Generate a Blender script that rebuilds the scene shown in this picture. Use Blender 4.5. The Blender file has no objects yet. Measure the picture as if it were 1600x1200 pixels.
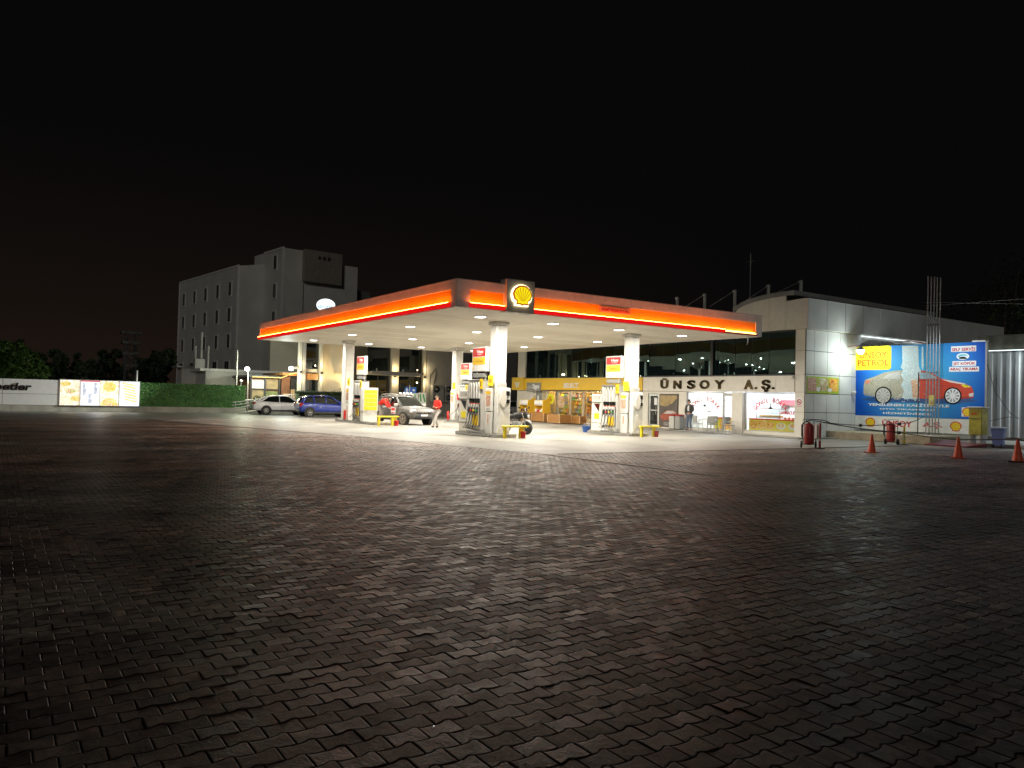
import bpy, bmesh, math, random
import numpy as np
from mathutils import Vector, Matrix
R = math.radians
rnd = random.Random(7)
SC = bpy.context.scene
COL = SC.collection
# ------------------------------------------------------------------ camera
YAW, PITCH, ROLL, FPX, EYE = R(-56.2345), R(1.0458), R(1.4714), 1206.65, 1.7
FW = Vector((math.sin(YAW)*math.cos(PITCH), math.cos(YAW)*math.cos(PITCH), math.sin(PITCH)))
RT0 = Vector((math.cos(YAW), -math.sin(YAW), 0)); UP0 = RT0.cross(FW)
RT = RT0*math.cos(ROLL)+UP0*math.sin(ROLL); UP = -RT0*math.sin(ROLL)+UP0*math.cos(ROLL)
cam = bpy.data.cameras.new('camera'); co = bpy.data.objects.new('camera', cam); COL.objects.link(co)
co.matrix_world = Matrix((( RT.x, UP.x, -FW.x, 0), (RT.y, UP.y, -FW.y, 0), (RT.z, UP.z, -FW.z, EYE), (0, 0, 0, 1)))
cam.sensor_width = 36; cam.lens = FPX/1600*36; cam.clip_end = 3000; cam.clip_start = .05
SC.camera = co
# ------------------------------------------------------------------ night sky, added fill light, exposure
w = bpy.data.worlds.new('World'); SC.world = w; w.use_nodes = True
nt = w.node_tree; nt.nodes.clear()
def wn(t, **k):
    n = nt.nodes.new(t)
    for a, b in k.items(): setattr(n, a, b)
    return n
tc = wn('ShaderNodeTexCoord'); sx = wn('ShaderNodeSeparateXYZ'); nt.links.new(tc.outputs['Generated'], sx.inputs[0])
ele = wn('ShaderNodeMapRange'); ele.inputs[1].default_value = 0.0; ele.inputs[2].default_value = .34; ele.inputs[3].default_value = 1; ele.inputs[4].default_value = 0
nt.links.new(sx.outputs[2], ele.inputs[0])
pw = wn('ShaderNodeMath', operation='POWER'); pw.inputs[1].default_value = 1.8; nt.links.new(ele.outputs[0], pw.inputs[0])
az = wn('ShaderNodeMapRange'); az.inputs[1].default_value = -.60; az.inputs[2].default_value = -1.0; az.inputs[3].default_value = .02; az.inputs[4].default_value = 1
nt.links.new(sx.outputs[0], az.inputs[0])
mu = wn('ShaderNodeMath', operation='MULTIPLY'); nt.links.new(pw.outputs[0], mu.inputs[0]); nt.links.new(az.outputs[0], mu.inputs[1])
mx = wn('ShaderNodeMix', data_type='RGBA'); nt.links.new(mu.outputs[0], mx.inputs[0])
mx.inputs[6].default_value = (.0022, .0021, .0022, 1); mx.inputs[7].default_value = (.0130, .0080, .0056, 1)
bg = wn('ShaderNodeBackground'); bg.inputs[1].default_value = 1.0; nt.links.new(mx.outputs[2], bg.inputs[0])
wo = wn('ShaderNodeOutputWorld'); nt.links.new(bg.outputs[0], wo.inputs[0])
fill_sun = bpy.data.lights.new('fill_sun', 'SUN'); fill_sun.energy = .22; fill_sun.angle = R(8); fill_sun.color = (1, .97, .9)  # weak sun lamp added to lift the hotel walls and fence
mo = bpy.data.objects.new('fill_sun', fill_sun); COL.objects.link(mo); mo.rotation_euler = (R(76), 0, R(53))
SC.view_settings.view_transform = 'Standard'; SC.view_settings.look = 'None'
SC.view_settings.exposure = 0; SC.view_settings.gamma = 1
SC.render.engine = 'CYCLES'
SC.cycles.max_bounces = 7; SC.cycles.diffuse_bounces = 3; SC.cycles.glossy_bounces = 4; SC.cycles.transparent_max_bounces = 12
SC.cycles.caustics_reflective = False; SC.cycles.caustics_refractive = False
SC.cycles.use_denoising = True; SC.cycles.sample_clamp_indirect = 4; SC.cycles.sample_clamp_direct = 40
# ------------------------------------------------------------------ surveying: a direction in the view -> a real point on a real plane
def ray(x, y): return FW+RT*((x-800)/FPX)+UP*((600-y)/FPX)
CAM = Vector((0, 0, EYE))
def G(x, y, z=0.0): d = ray(x, y); return CAM+d*((z-EYE)/d.z)
def PY(x, y, Y): d = ray(x, y); return CAM+d*(Y/d.y)
def PX(x, y, X): d = ray(x, y); return CAM+d*(X/d.x)
# ------------------------------------------------------------------ materials
def nodes(m): return m.node_tree.nodes, m.node_tree.links
def mat(name, c, rough=.5, metal=0., var=.12, scale=4., bump=0., bscale=40., spec=.5, coat=0., emit=None, es=0.):
    m = bpy.data.materials.new(name); m.use_nodes = True; N, L = nodes(m); b = N['Principled BSDF']
    b.inputs['Base Color'].default_value = (*c, 1); b.inputs['Roughness'].default_value = rough; b.inputs['Metallic'].default_value = metal
    b.inputs['Specular IOR Level'].default_value = spec; b.inputs['Coat Weight'].default_value = coat
    if emit: b.inputs['Emission Color'].default_value = (*emit, 1); b.inputs['Emission Strength'].default_value = es
    g = N.new('ShaderNodeNewGeometry')
    if var:
        n = N.new('ShaderNodeTexNoise'); n.inputs['Scale'].default_value = scale; n.inputs['Detail'].default_value = 5
        L.new(g.outputs['Position'], n.inputs['Vector'])
        mr = N.new('ShaderNodeMapRange'); mr.inputs[1].default_value = .3; mr.inputs[2].default_value = .7; mr.inputs[3].default_value = 1-var; mr.inputs[4].default_value = 1+var*.5
        L.new(n.outputs[0], mr.inputs[0])
        v = N.new('ShaderNodeVectorMath'); v.operation = 'SCALE'; v.inputs[0].default_value = c; L.new(mr.outputs[0], v.inputs['Scale']); L.new(v.outputs[0], b.inputs['Base Color'])
        r2 = N.new('ShaderNodeMapRange'); r2.inputs[1].default_value = .3; r2.inputs[2].default_value = .7; r2.inputs[3].default_value = max(0, rough-.06); r2.inputs[4].default_value = min(1, rough+.08)
        L.new(n.outputs[0], r2.inputs[0]); L.new(r2.outputs[0], b.inputs['Roughness'])
    if bump:
        n2 = N.new('ShaderNodeTexNoise'); n2.inputs['Scale'].default_value = bscale; n2.inputs['Detail'].default_value = 4; L.new(g.outputs['Position'], n2.inputs['Vector'])
        bp = N.new('ShaderNodeBump'); bp.inputs['Strength'].default_value = bump; bp.inputs['Distance'].default_value = .02; L.new(n2.outputs[0], bp.inputs['Height']); L.new(bp.outputs[0], b.inputs['Normal'])
    return m
def emis(name, c, s):
    m = bpy.data.materials.new(name); m.use_nodes = True; N, L = nodes(m); N.clear()
    e = N.new('ShaderNodeEmission'); e.inputs[0].default_value = (*c, 1); e.inputs[1].default_value = s
    o = N.new('ShaderNodeOutputMaterial'); L.new(e.outputs[0], o.inputs[0]); return m
def glass(name, tint=(.93, .96, .96), refl=.09, rough=.01):
    m = bpy.data.materials.new(name); m.use_nodes = True; N, L = nodes(m); N.clear()
    t = N.new('ShaderNodeBsdfTransparent'); t.inputs[0].default_value = (*tint, 1)
    g = N.new('ShaderNodeBsdfGlossy'); g.inputs['Roughness'].default_value = rough
    lw = N.new('ShaderNodeLayerWeight'); lw.inputs[0].default_value = .25
    mr = N.new('ShaderNodeMapRange'); mr.inputs[3].default_value = refl*.6; mr.inputs[4].default_value = .75; L.new(lw.outputs['Fresnel'], mr.inputs[0])
    x = N.new('ShaderNodeMixShader'); L.new(mr.outputs[0], x.inputs[0]); L.new(t.outputs[0], x.inputs[1]); L.new(g.outputs[0], x.inputs[2])
    o = N.new('ShaderNodeOutputMaterial'); L.new(x.outputs[0], o.inputs[0]); return m
def picture(name, cols, scale, es=0., dist=1.5, detail=3, rough=.4, seed=0.):
    """printed food-photo like artwork: warped noise through a colour ramp"""
    m = bpy.data.materials.new(name); m.use_nodes = True; N, L = nodes(m); b = N['Principled BSDF']
    g = N.new('ShaderNodeNewGeometry'); n = N.new('ShaderNodeTexNoise'); n.noise_dimensions = '4D'; n.inputs['W'].default_value = seed
    n.inputs['Scale'].default_value = scale; n.inputs['Distortion'].default_value = dist; n.inputs['Detail'].default_value = detail
    L.new(g.outputs['Position'], n.inputs['Vector']); cr = N.new('ShaderNodeValToRGB'); L.new(n.outputs[0], cr.inputs[0])
    e = cr.color_ramp.elements
    while len(e) < len(cols): e.new(.5)
    for i, c in enumerate(cols): e[i].position = .34+.32*i/(len(cols)-1); e[i].color = (*c, 1)
    L.new(cr.outputs[0], b.inputs['Base Color']); b.inputs['Roughness'].default_value = rough
    if es: L.new(cr.outputs[0], b.inputs['Emission Color']); b.inputs['Emission Strength'].default_value = es
    return m
M = dict(
 white=mat('white_paint', (.78, .77, .73), .45), cream=mat('cream_panel', (.78, .74, .66), .5, var=.06), soffit=mat('soffit_panel', (.80, .75, .64), .55, var=.08, scale=.7),
 panel=mat('aluminium_panel', (.66, .67, .65), .55, spec=.25, var=.10, scale=1.2, bump=.02, bscale=2), gap=mat('dark_joint', (.03, .03, .03), .9, var=0),
 fpanel=mat('fascia_panel', (.85, .44, .02), .4, var=.08, scale=1.1), yellow=mat('yellow_panel', (.85, .56, .02), .35, var=.05), yel2=mat('yellow_paint', (.82, .66, .02), .4), ochre=mat('ochre_band', (.86, .54, .03), .4, var=.07, scale=2),
 red=mat('red_paint', (.68, .025, .02), .35), dred=mat('worn_red_paint', (.36, .03, .03), .4, var=.3, scale=12), orange=mat('cone_orange', (.75, .09, .025), .45, var=.2, scale=9),
 black=mat('black_rubber', (.015, .015, .015), .6), dark=mat('dark_plastic', (.04, .04, .042), .4), grey=mat('grey_paint', (.30, .30, .29), .5), lgrey=mat('light_grey', (.52, .51, .48), .45),
 steel=mat('brushed_steel', (.55, .55, .55), .3, 1.0), chrome=mat('mirror_letter', (.10, .075, .04), .12, 1.0, var=.05), conc=mat('concrete', (.34, .32, .28), .8, var=.25, scale=1.5, bump=.3),
 wood=mat('varnished_wood', (.42, .20, .06), .45, var=.35, scale=9), wood2=mat('pale_wood', (.62, .42, .22), .5, var=.25, scale=8), brick=mat('brown_brick', (.26, .12, .06), .8, var=.5, scale=8, bump=.5, bscale=25),
 dglass=mat('dark_glass', (.008, .011, .011), .02, spec=.9, var=0), mirrorglass=mat('reflective_glazing', (.006, .012, .013), .012, spec=1.0, var=0, coat=.2),
 stucco=mat('hotel_render', (.66, .65, .60), .85, var=.14, scale=.35, bump=.3, bscale=14), stucco2=mat('grey_render', (.34, .32, .29), .8, var=.12, scale=.8), trim=mat('pale_trim', (.80, .78, .74), .7),
 blue=mat('blue_plastic', (.05, .13, .42), .45), green=mat('green_plastic', (.06, .38, .10), .4), skin=mat('skin', (.55, .33, .23), .6, var=.05), hair=mat('dark_hair', (.02, .015, .012), .7),
 jred=mat('red_jacket', (.75, .03, .02), .7, bump=.4, bscale=9), jgold=mat('yellow_yoke', (.85, .42, .05), .7), jdark=mat('charcoal_jacket', (.045, .042, .04), .75, bump=.4, bscale=9), tgrey=mat('grey_trousers', (.40, .37, .34), .8, bump=.4, bscale=9), jeans=mat('jeans', (.12, .15, .21), .85, bump=.3, bscale=9),
 shirt=mat('white_shirt', (.75, .75, .75), .8), pblue=mat('blue_car_paint', (.02, .045, .30), .22, coat=1, var=.03), pwhite=mat('white_car_paint', (.86, .86, .86), .22, coat=1, var=.03), pgrey=mat('dusty_grey_car_paint', (.135, .132, .128), .42, coat=.4, var=.25, scale=3), psil=mat('silver_car_paint', (.45, .47, .5), .25, .3, coat=1, var=.03),
 lens=mat('clear_lens', (.75, .75, .75), .08, coat=1, var=0), tail=mat('tail_lens', (.30, .01, .02), .12, coat=1, var=0), rim=mat('alloy', (.55, .54, .52), .3, .7), dustrim=mat('dusty_alloy', (.42, .36, .30), .6, .2, var=.3, scale=20), tyre=mat('tyre', (.02, .02, .02), .8), dtyre=mat('dusty_tyre', (.20, .17, .14), .9, var=.3, scale=15),
 bgblue=None, ink=mat('black_ink', (.01, .01, .01), .65, spec=.2, var=0), inkred=mat('red_ink', (.55, .015, .03), .65, spec=.2, var=0), inkwhite=mat('white_ink', (.85, .85, .85), .65, spec=.2, var=0), inkyel=mat('yellow_ink', (.88, .75, .03), .65, spec=.2, var=0), inkbrown=mat('brown_red_ink', (.50, .12, .02), .65, spec=.2, var=0),
 L_white=emis('lit_white', (1, .97, .92), 9), L_bar=emis('lit_red_bar', (1, .012, .012), .75), L_orange=emis('amber_led_strip', (1, .17, .03), 62), L_tube=emis('bare_amber_tube', (1, .62, .18), 3.4), L_cool=emis('cool_white_lens', (.9, 1, .95), 14), L_warm=emis('warm_lens', (1, .78, .38), 14), L_string=emis('string_light', (1, .66, .20), 2.2), L_led=emis('cool_led_line', (.85, .97, 1), 2.0),
 L_halo=emis('halo_light', (1, .80, .45), 2.6), L_shell=emis('lit_emblem_yellow', (1, .80, .01), 1.0), L_shellred=mat('emblem_red', (.55, .03, .01), .4, var=0, emit=(1, .06, .01), es=.22), L_oval=emis('lit_oval_sign', (.86, .97, 1), 1.5), L_ovalblue=emis('oval_sign_ink', (.02, .30, .60), .6),
)
# ------------------------------------------------------------------ mesh builder
class MB:
    def __init__(s): s.v = []; s.f = []; s.m = []; s.mats = []; s.sm = []
    def mi(s, m):
        if m not in s.mats: s.mats.append(m)
        return s.mats.index(m)
    def add(s, vs, fs, m, smooth=False):
        o = len(s.v); k = s.mi(m); s.v += [tuple(v) for v in vs]
        for f in fs: s.f.append([i+o for i in f]); s.m.append(k); s.sm.append(smooth)
        return s
    def box(s, a, b, m, rz=0, bev=0.):
        (x0, y0, z0), (x1, y1, z1) = [tuple(min(a[i], b[i]) for i in range(3)), tuple(max(a[i], b[i]) for i in range(3))]
        if bev:
            e = min(bev, (x1-x0)*.45, (y1-y0)*.45, (z1-z0)*.45); vs = []; fs = []
            ring = lambda x0, x1, y0, y1, e, z: [(x0+e, y0, z), (x1-e, y0, z), (x1, y0+e, z), (x1, y1-e, z), (x1-e, y1, z), (x0+e, y1, z), (x0, y1-e, z), (x0, y0+e, z)]
            vs = ring(x0+e, x1-e, y0+e, y1-e, e*.6, z0)+ring(x0, x1, y0, y1, e, z0+e)+ring(x0, x1, y0, y1, e, z1-e)+ring(x0+e, x1-e, y0+e, y1-e, e*.6, z1)
            for r in range(3):
                for i in range(8): j = (i+1) % 8; fs.append((r*8+i, r*8+j, r*8+8+j, r*8+8+i))
            fs.append(tuple(range(7, -1, -1))); fs.append(tuple(range(24, 32)))
        else:
            vs = [(x0, y0, z0), (x1, y0, z0), (x1, y1, z0), (x0, y1, z0), (x0, y0, z1), (x1, y0, z1), (x1, y1, z1), (x0, y1, z1)]
            fs = [(3, 2, 1, 0), (4, 5, 6, 7), (0, 1, 5, 4), (1, 2, 6, 5), (2, 3, 7, 6), (3, 0, 4, 7)]
        if rz:
            cx, cy = (x0+x1)/2, (y0+y1)/2; c, q = math.cos(rz), math.sin(rz)
            vs = [(cx+(x-cx)*c-(y-cy)*q, cy+(x-cx)*q+(y-cy)*c, z) for x, y, z in vs]
        return s.add(vs, fs, m)
    def tube(s, pts, r, m, n=8, r2=None, cap=True):
        pts = [Vector(p) for p in pts]; vs = []; fs = []; K = len(pts)
        for i, p in enumerate(pts):
            t = (pts[min(i+1, K-1)]-pts[max(i-1, 0)]).normalized(); a = Vector((0, 0, 1)) if abs(t.z) < .95 else Vector((1, 0, 0))
            u = t.cross(a).normalized(); v = t.cross(u); rr = r if r2 is None else r+(r2-r)*i/max(1, K-1)
            if isinstance(r, (list, tuple)): rr = r[i]
            for k in range(n): an = 2*math.pi*k/n; vs.append(p+u*math.cos(an)*rr+v*math.sin(an)*rr)
        for i in range(K-1):
            for k in range(n): j = (k+1) % n; fs.append((i*n+k, i*n+j, (i+1)*n+j, (i+1)*n+k))
        s.add(vs, fs, m, True)
        if cap: s.add(vs[:n], [tuple(range(n))], m); s.add(vs[-n:], [tuple(range(n-1, -1, -1))], m)
        return s
    def lathe(s, prof, m, c=(0, 0, 0), axis='z', n=20, smooth=True):
        vs = []; fs = []; K = len(prof)
        for r, z in prof:
            for k in range(n):
                a = 2*math.pi*k/n; p = (r*math.cos(a), r*math.sin(a), z)
                if axis == 'y': p = (p[0], p[2], p[1])
                if axis == 'x': p = (p[2], p[0], p[1])
                vs.append((c[0]+p[0], c[1]+p[1], c[2]+p[2]))
        for i in range(K-1):
            for k in range(n): j = (k+1) % n; fs.append((i*n+k, i*n+j, (i+1)*n+j, (i+1)*n+k))
        fs2 = [tuple(range(n)), tuple((K-1)*n+k for k in range(n))]
        s.add(vs, fs, m, smooth); s.add(vs, [f for f, r in zip(fs2, (prof[0][0], prof[-1][0])) if r > 1e-4], m); return s
    def poly(s, F, pts, t0, t1, m):
        """prism of a 2D outline on frame F between offsets t0..t1 along the frame normal"""
        n = len(pts); ar = sum(pts[i][0]*pts[(i+1) % n][1]-pts[(i+1) % n][0]*pts[i][1] for i in range(n))
        if ar < 0: pts = pts[::-1]
        vs = [F(u, z, t0) for u, z in pts]+[F(u, z, t1) for u, z in pts]
        fs = [tuple(range(n, 2*n)), tuple(range(n-1, -1, -1))]+[(i, (i+1) % n, n+(i+1) % n, n+i) for i in range(n)]
        return s.add(vs, fs, m)
    def rect(s, F, u0, z0, u1, z1, t0, t1, m): return s.poly(F, [(u0, z0), (u1, z0), (u1, z1), (u0, z1)], t0, t1, m)
    def disc(s, F, cu, cz, r, t0, t1, m, n=24, rz=None): rz = rz or r; return s.poly(F, [(cu+r*math.cos(6.2832*i/n), cz+rz*math.sin(6.2832*i/n)) for i in range(n)], t0, t1, m)
    def to(s, name, parent=None, world=False, tri=False):
        me = bpy.data.meshes.new(name); vs = s.v
        if parent is not None and world:
            W_ = parent.matrix_basis.copy(); q = parent.parent
            while q is not None: W_ = q.matrix_basis@W_; q = q.parent
            inv = W_.inverted(); vs = [tuple(inv@Vector(v)) for v in vs]
        me.from_pydata(vs, [], s.f)
        for m in s.mats: me.materials.append(m)
        me.polygons.foreach_set('material_index', s.m); me.polygons.foreach_set('use_smooth', s.sm); me.update()
        bm = bmesh.new(); bm.from_mesh(me); bmesh.ops.recalc_face_normals(bm, faces=bm.faces); bm.to_mesh(me); bm.free()
        o = bpy.data.objects.new(name, me); COL.objects.link(o)
        if parent is not None: o.parent = parent
        return o
def tag(o, label, cat, group=None, kind=None):
    if label: o['label'] = label
    if cat: o['category'] = cat
    if group: o['group'] = group
    if kind: o['kind'] = kind
    return o
def T(name, label, cat, loc=(0, 0, 0), rz=0., group=None):
    o = bpy.data.objects.new(name, None); COL.objects.link(o); o.empty_display_size = .2
    o.location = loc; o.rotation_euler = (0, 0, rz); o.matrix_basis = Matrix.Translation(loc)@Matrix.Rotation(rz, 4, 'Z')
    return tag(o, label, cat, group)
KIDS = lambda o: [c for c in bpy.data.objects if c.parent is o]
def copy_tree(o, loc=None, rz=None, label=None, parent=None):
    c = o.copy(); COL.objects.link(c)
    if parent is not None: c.parent = parent
    if loc is not None: c.location = loc
    if rz is not None: c.rotation_euler = (0, 0, rz)
    if label: c['label'] = label
    for ch in KIDS(o): copy_tree(ch, parent=c)
    return c
def frame(O, U, N):
    O, U, N = Vector(O), Vector(U), Vector(N)
    return lambda u, z, t=0.: tuple(O+U*u+Vector((0, 0, 1))*z+N*t)
def FS(Y): return frame((0, Y, 0), (1, 0, 0), (0, -1, 0))     # plane facing -Y; u = X
def FE(X): return frame((X, 0, 0), (0, 1, 0), (1, 0, 0))      # plane facing +X; u = Y
_tc = {}
def glyphs(txt, bold=.0, shear=0.):
    k = (txt, bold, shear)
    if k not in _tc:
        cu = bpy.data.curves.new('lettering', 'FONT'); cu.body = txt; cu.offset = bold; cu.shear = shear; cu.resolution_u = 3; cu.size = 1
        ob = bpy.data.objects.new('lettering', cu); COL.objects.link(ob); bpy.context.view_layer.update()
        me = bpy.data.meshes.new_from_object(ob.evaluated_get(bpy.context.evaluated_depsgraph_get()))
        vs = [(v.co.x, v.co.y) for v in me.vertices]; fs = [tuple(p.vertices) for p in me.polygons]
        _tc[k] = (vs, fs); bpy.data.objects.remove(ob); bpy.data.curves.remove(cu); bpy.data.meshes.remove(me)
    return _tc[k]
def letters(mb, F, txt, u0, z0, u1, z1, t0, t1, m, bold=.02, shear=0.):
    """text fitted into the box u0..u1 x z0..z1 of frame F, t0..t1 thick"""
    vs, fs = glyphs(txt, bold, shear)
    if not vs: return mb
    xa, xb = min(v[0] for v in vs), max(v[0] for v in vs); ya, yb = min(v[1] for v in vs), max(v[1] for v in vs)
    P = [(u0+(x-xa)/(xb-xa)*(u1-u0), z0+(y-ya)/(yb-ya)*(z1-z0)) for x, y in vs]
    n = len(P); ec = {}
    for f in fs:
        for i in range(len(f)): e = (f[i], f[(i+1) % len(f)]); ec[tuple(sorted(e))] = ec.get(tuple(sorted(e)), 0)+1
    side = [(a, b, b+n, a+n) for (a, b), c in ec.items() if c == 1]
    return mb.add([F(u, z, t0) for u, z in P]+[F(u, z, t1) for u, z in P], [tuple(i+n for i in f) for f in fs]+side, m)
def arc_letters(mb, F, txt, cu, cz, r, a0, a1, h, wd, t0, t1, m, bold=.03):
    for i, ch in enumerate(txt):
        if ch == ' ': continue
        a = R(a0+(a1-a0)*i/(len(txt)-1)); vs, fs = glyphs(ch, bold)
        xa, xb = min(v[0] for v in vs), max(v[0] for v in vs)
        P = []
        for x, y in vs:
            lx, ly = (x-(xa+xb)/2)*wd, y*h/.73; P.append((cu+math.cos(a)*(r+ly)+math.sin(a)*lx, cz+math.sin(a)*(r+ly)-math.cos(a)*lx))
        mb.add([F(u, z, t1) for u, z in P], fs, m)
    return mb
def light(name, kind, loc, power, color, parent=None, size=.3, rot=None, spot=None, blend=.5):
    l = bpy.data.lights.new(name, kind); l.energy = power; l.color = color
    if kind == 'AREA': l.shape = 'SQUARE'; l.size = size
    else: l.shadow_soft_size = size
    if spot: l.spot_size = R(spot); l.spot_blend = blend
    o = bpy.data.objects.new(name, l); COL.objects.link(o); o.location = loc
    if rot: o.rotation_euler = rot
    if parent: o.parent = parent
    return o
def shell_emblem(mb, F, cu, cz, s, t, mr, my, th=.012, ki=.87):
    """fan-shaped emblem: dark outline, yellow face and radiating ribs"""
    half = [(0, -.90), (.20, -.80), (.62, -.82), (.60, -.50), (.86, -.36), (1.0, .02)]
    for i in range(1, 11): a = R(4+86*i/10); q = 1+.025*math.sin(i*1.9); half.append((math.cos(a)*q, math.sin(a)*.88*q+.02))
    out = half+[(-x, z) for x, z in half[-2:0:-1]]
    mb.poly(F, [(cu+x*s, cz+z*s) for x, z in out], t, t+th, mr)
    inn = [(x*ki, (z+.05)*(ki-.01)-.05) for x, z in out]
    mb.poly(F, [(cu+x*s, cz+z*s) for x, z in inn], t+th, t+th*1.5, my)
    for k in range(-3, 4):
        a = R(90-k*24); bx, bz = k*.055, -.50; tx, tz = math.cos(a)*.80, math.sin(a)*.70+.02
        nx, nz = -(tz-bz), tx-bx; l = math.hypot(nx, nz); nx, nz = nx/l*.022, nz/l*.022
        mb.poly(F, [(cu+(bx-nx*.3)*s, cz+(bz-nz*.3)*s), (cu+(bx+nx*.3)*s, cz+(bz+nz*.3)*s), (cu+(tx+nx)*s, cz+(tz+nz)*s), (cu+(tx-nx)*s, cz+(tz-nz)*s)], t+th*1.5, t+th*1.8, mr)
    return mb
def cladding(mb, F, us, zs, t0, t1, m, gap=.012):
    mb.rect(F, us[0], zs[0], us[-1], zs[-1], t0-.02, t0, M['gap'])
    for a, b in zip(us[:-1], us[1:]):
        for c, d in zip(zs[:-1], zs[1:]): mb.rect(F, a+gap/2, c+gap/2, b-gap/2, d-gap/2, t0+.001, t1, m)
    return mb
ORD = ['first', 'second', 'third', 'fourth', 'fifth', 'sixth', 'seventh', 'eighth']
M['mirrorglass'].node_tree.nodes['Principled BSDF'].inputs['Specular Tint'].default_value = (.55, .95, .92, 1)
# ================================================================== GROUND
PL, PW, PA = .195, .1365, .17
WX = [0, .10, .30, .60, .72, .82, .94, 1]; WY = [.62, .18, 0, .10, .38, .95, 1.0, .62]
def paver_mat(name, bs, eh):
    m = bpy.data.materials.new(name); m.use_nodes = True; N, L = nodes(m); b = N['Principled BSDF']
    g = N.new('ShaderNodeNewGeometry'); sp = N.new('ShaderNodeSeparateXYZ'); L.new(g.outputs['Position'], sp.inputs[0])
    def ma(op, a, b_=None, c=None):
        n = N.new('ShaderNodeMath'); n.operation = op
        for i, x in enumerate((a, b_, c)):
            if x is None: continue
            if isinstance(x, (int, float)): n.inputs[i].default_value = x
            else: L.new(x, n.inputs[i])
        return n.outputs[0]
    def wave(x):
        n = N.new('ShaderNodeFloatCurve'); c = n.mapping.curves[0]
        for i in range(len(WX)-2): c.points.new(WX[i+1], WY[i+1])
        c.points[0].location = (0, WY[0]); c.points[-1].location = (1, WY[-1])
        for p in c.points: p.handle_type = 'VECTOR'
        n.mapping.update(); L.new(x, n.inputs['Value']); return n.outputs[0]
    u = ma('DIVIDE', sp.outputs[1], PL); t = ma('DIVIDE', sp.outputs[0], -PW)
    fl = ma('FLOOR', t); fr = ma('SUBTRACT', t, fl)
    par = lambda r: ma('MULTIPLY', ma('FLOORED_MODULO', r, 2), .5)
    wl = ma('MULTIPLY', wave(ma('FLOORED_MODULO', ma('ADD', u, par(ma('SUBTRACT', fl, 1))), 1)), PA)     # edge n uses the joints of row n-1
    wh = ma('ADD', ma('MULTIPLY', wave(ma('FLOORED_MODULO', ma('ADD', u, par(fl)), 1)), PA), 1)
    dl = ma('SUBTRACT', fr, wl); below = ma('LESS_THAN', dl, 0); row = ma('SUBTRACT', fl, below)
    dh = ma('SUBTRACT', wh, fr)
    ub = ma('ADD', u, par(row)); bi = ma('FLOOR', ub); fu = ma('SUBTRACT', ub, bi)
    de = ma('MULTIPLY', ma('MINIMUM', ma('ABSOLUTE', dl), ma('ABSOLUTE', dh)), PW); dj = ma('MULTIPLY', ma('MINIMUM', fu, ma('SUBTRACT', 1, fu)), PL)
    dist = ma('MINIMUM', de, dj)
    cx = N.new('ShaderNodeCombineXYZ'); L.new(bi, cx.inputs[0]); L.new(row, cx.inputs[1])
    wnz = N.new('ShaderNodeTexWhiteNoise'); L.new(cx.outputs[0], wnz.inputs['Vector'])
    big = N.new('ShaderNodeTexNoise'); big.inputs['Scale'].default_value = .35; big.inputs['Detail'].default_value = 5; L.new(g.outputs['Position'], big.inputs['Vector'])
    fine = N.new('ShaderNodeTexNoise'); fine.inputs['Scale'].default_value = 60; fine.inputs['Detail'].default_value = 6; L.new(g.outputs['Position'], fine.inputs['Vector'])
    mid = N.new('ShaderNodeTexNoise'); mid.inputs['Scale'].default_value = 9; mid.inputs['Detail'].default_value = 5; L.new(g.outputs['Position'], mid.inputs['Vector'])
    cr = N.new('ShaderNodeValToRGB'); e = cr.color_ramp.elements
    for _ in range(3): e.new(.5)
    for i, (p, c) in enumerate(((0, (.07, .052, .042)), (.3, (.235, .190, .155)), (.6, (.31, .255, .205)), (.85, (.41, .345, .285)), (1, (.60, .51, .42)))): e[i].position = p; e[i].color = (*c, 1)
    k = ma('ADD', ma('MULTIPLY', wnz.outputs[0], .70), ma('MULTIPLY', ma('SUBTRACT', big.outputs[0], .43), 2.3)); L.new(k, cr.inputs[0])
    stain = N.new('ShaderNodeMapRange'); stain.inputs[1].default_value = .36; stain.inputs[2].default_value = .62; stain.inputs[3].default_value = .45; stain.inputs[4].default_value = 1.1; L.new(mid.outputs[0], stain.inputs[0])
    fm = N.new('ShaderNodeMapRange'); fm.inputs[1].default_value = .3; fm.inputs[2].default_value = .7; fm.inputs[3].default_value = .7; fm.inputs[4].default_value = 1.25; L.new(fine.outputs[0], fm.inputs[0])
    edge = N.new('ShaderNodeMapRange'); edge.interpolation_type = 'SMOOTHSTEP'; edge.inputs[1].default_value = .002; edge.inputs[2].default_value = .011; edge.inputs[3].default_value = .10; edge.inputs[4].default_value = 1; L.new(dist, edge.inputs[0])
    oil = N.new('ShaderNodeTexNoise'); oil.inputs['Scale'].default_value = .9; oil.inputs['Detail'].default_value = 7; oil.inputs['Distortion'].default_value = .8; L.new(g.outputs['Position'], oil.inputs['Vector'])
    om = N.new('ShaderNodeMapRange'); om.interpolation_type = 'SMOOTHSTEP'; om.inputs[1].default_value = .57; om.inputs[2].default_value = .66; om.inputs[3].default_value = 1; om.inputs[4].default_value = .38; L.new(oil.outputs[0], om.inputs[0])
    trk = N.new('ShaderNodeTexWave'); trk.inputs['Scale'].default_value = .11; trk.inputs['Distortion'].default_value = 2.5; trk.inputs['Detail'].default_value = 2; trk.inputs['Detail Scale'].default_value = .4; L.new(g.outputs['Position'], trk.inputs['Vector'])
    tm = N.new('ShaderNodeMapRange'); tm.inputs[1].default_value = .0; tm.inputs[2].default_value = .35; tm.inputs[3].default_value = .55; tm.inputs[4].default_value = 1; L.new(trk.outputs['Fac'], tm.inputs[0])
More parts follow.
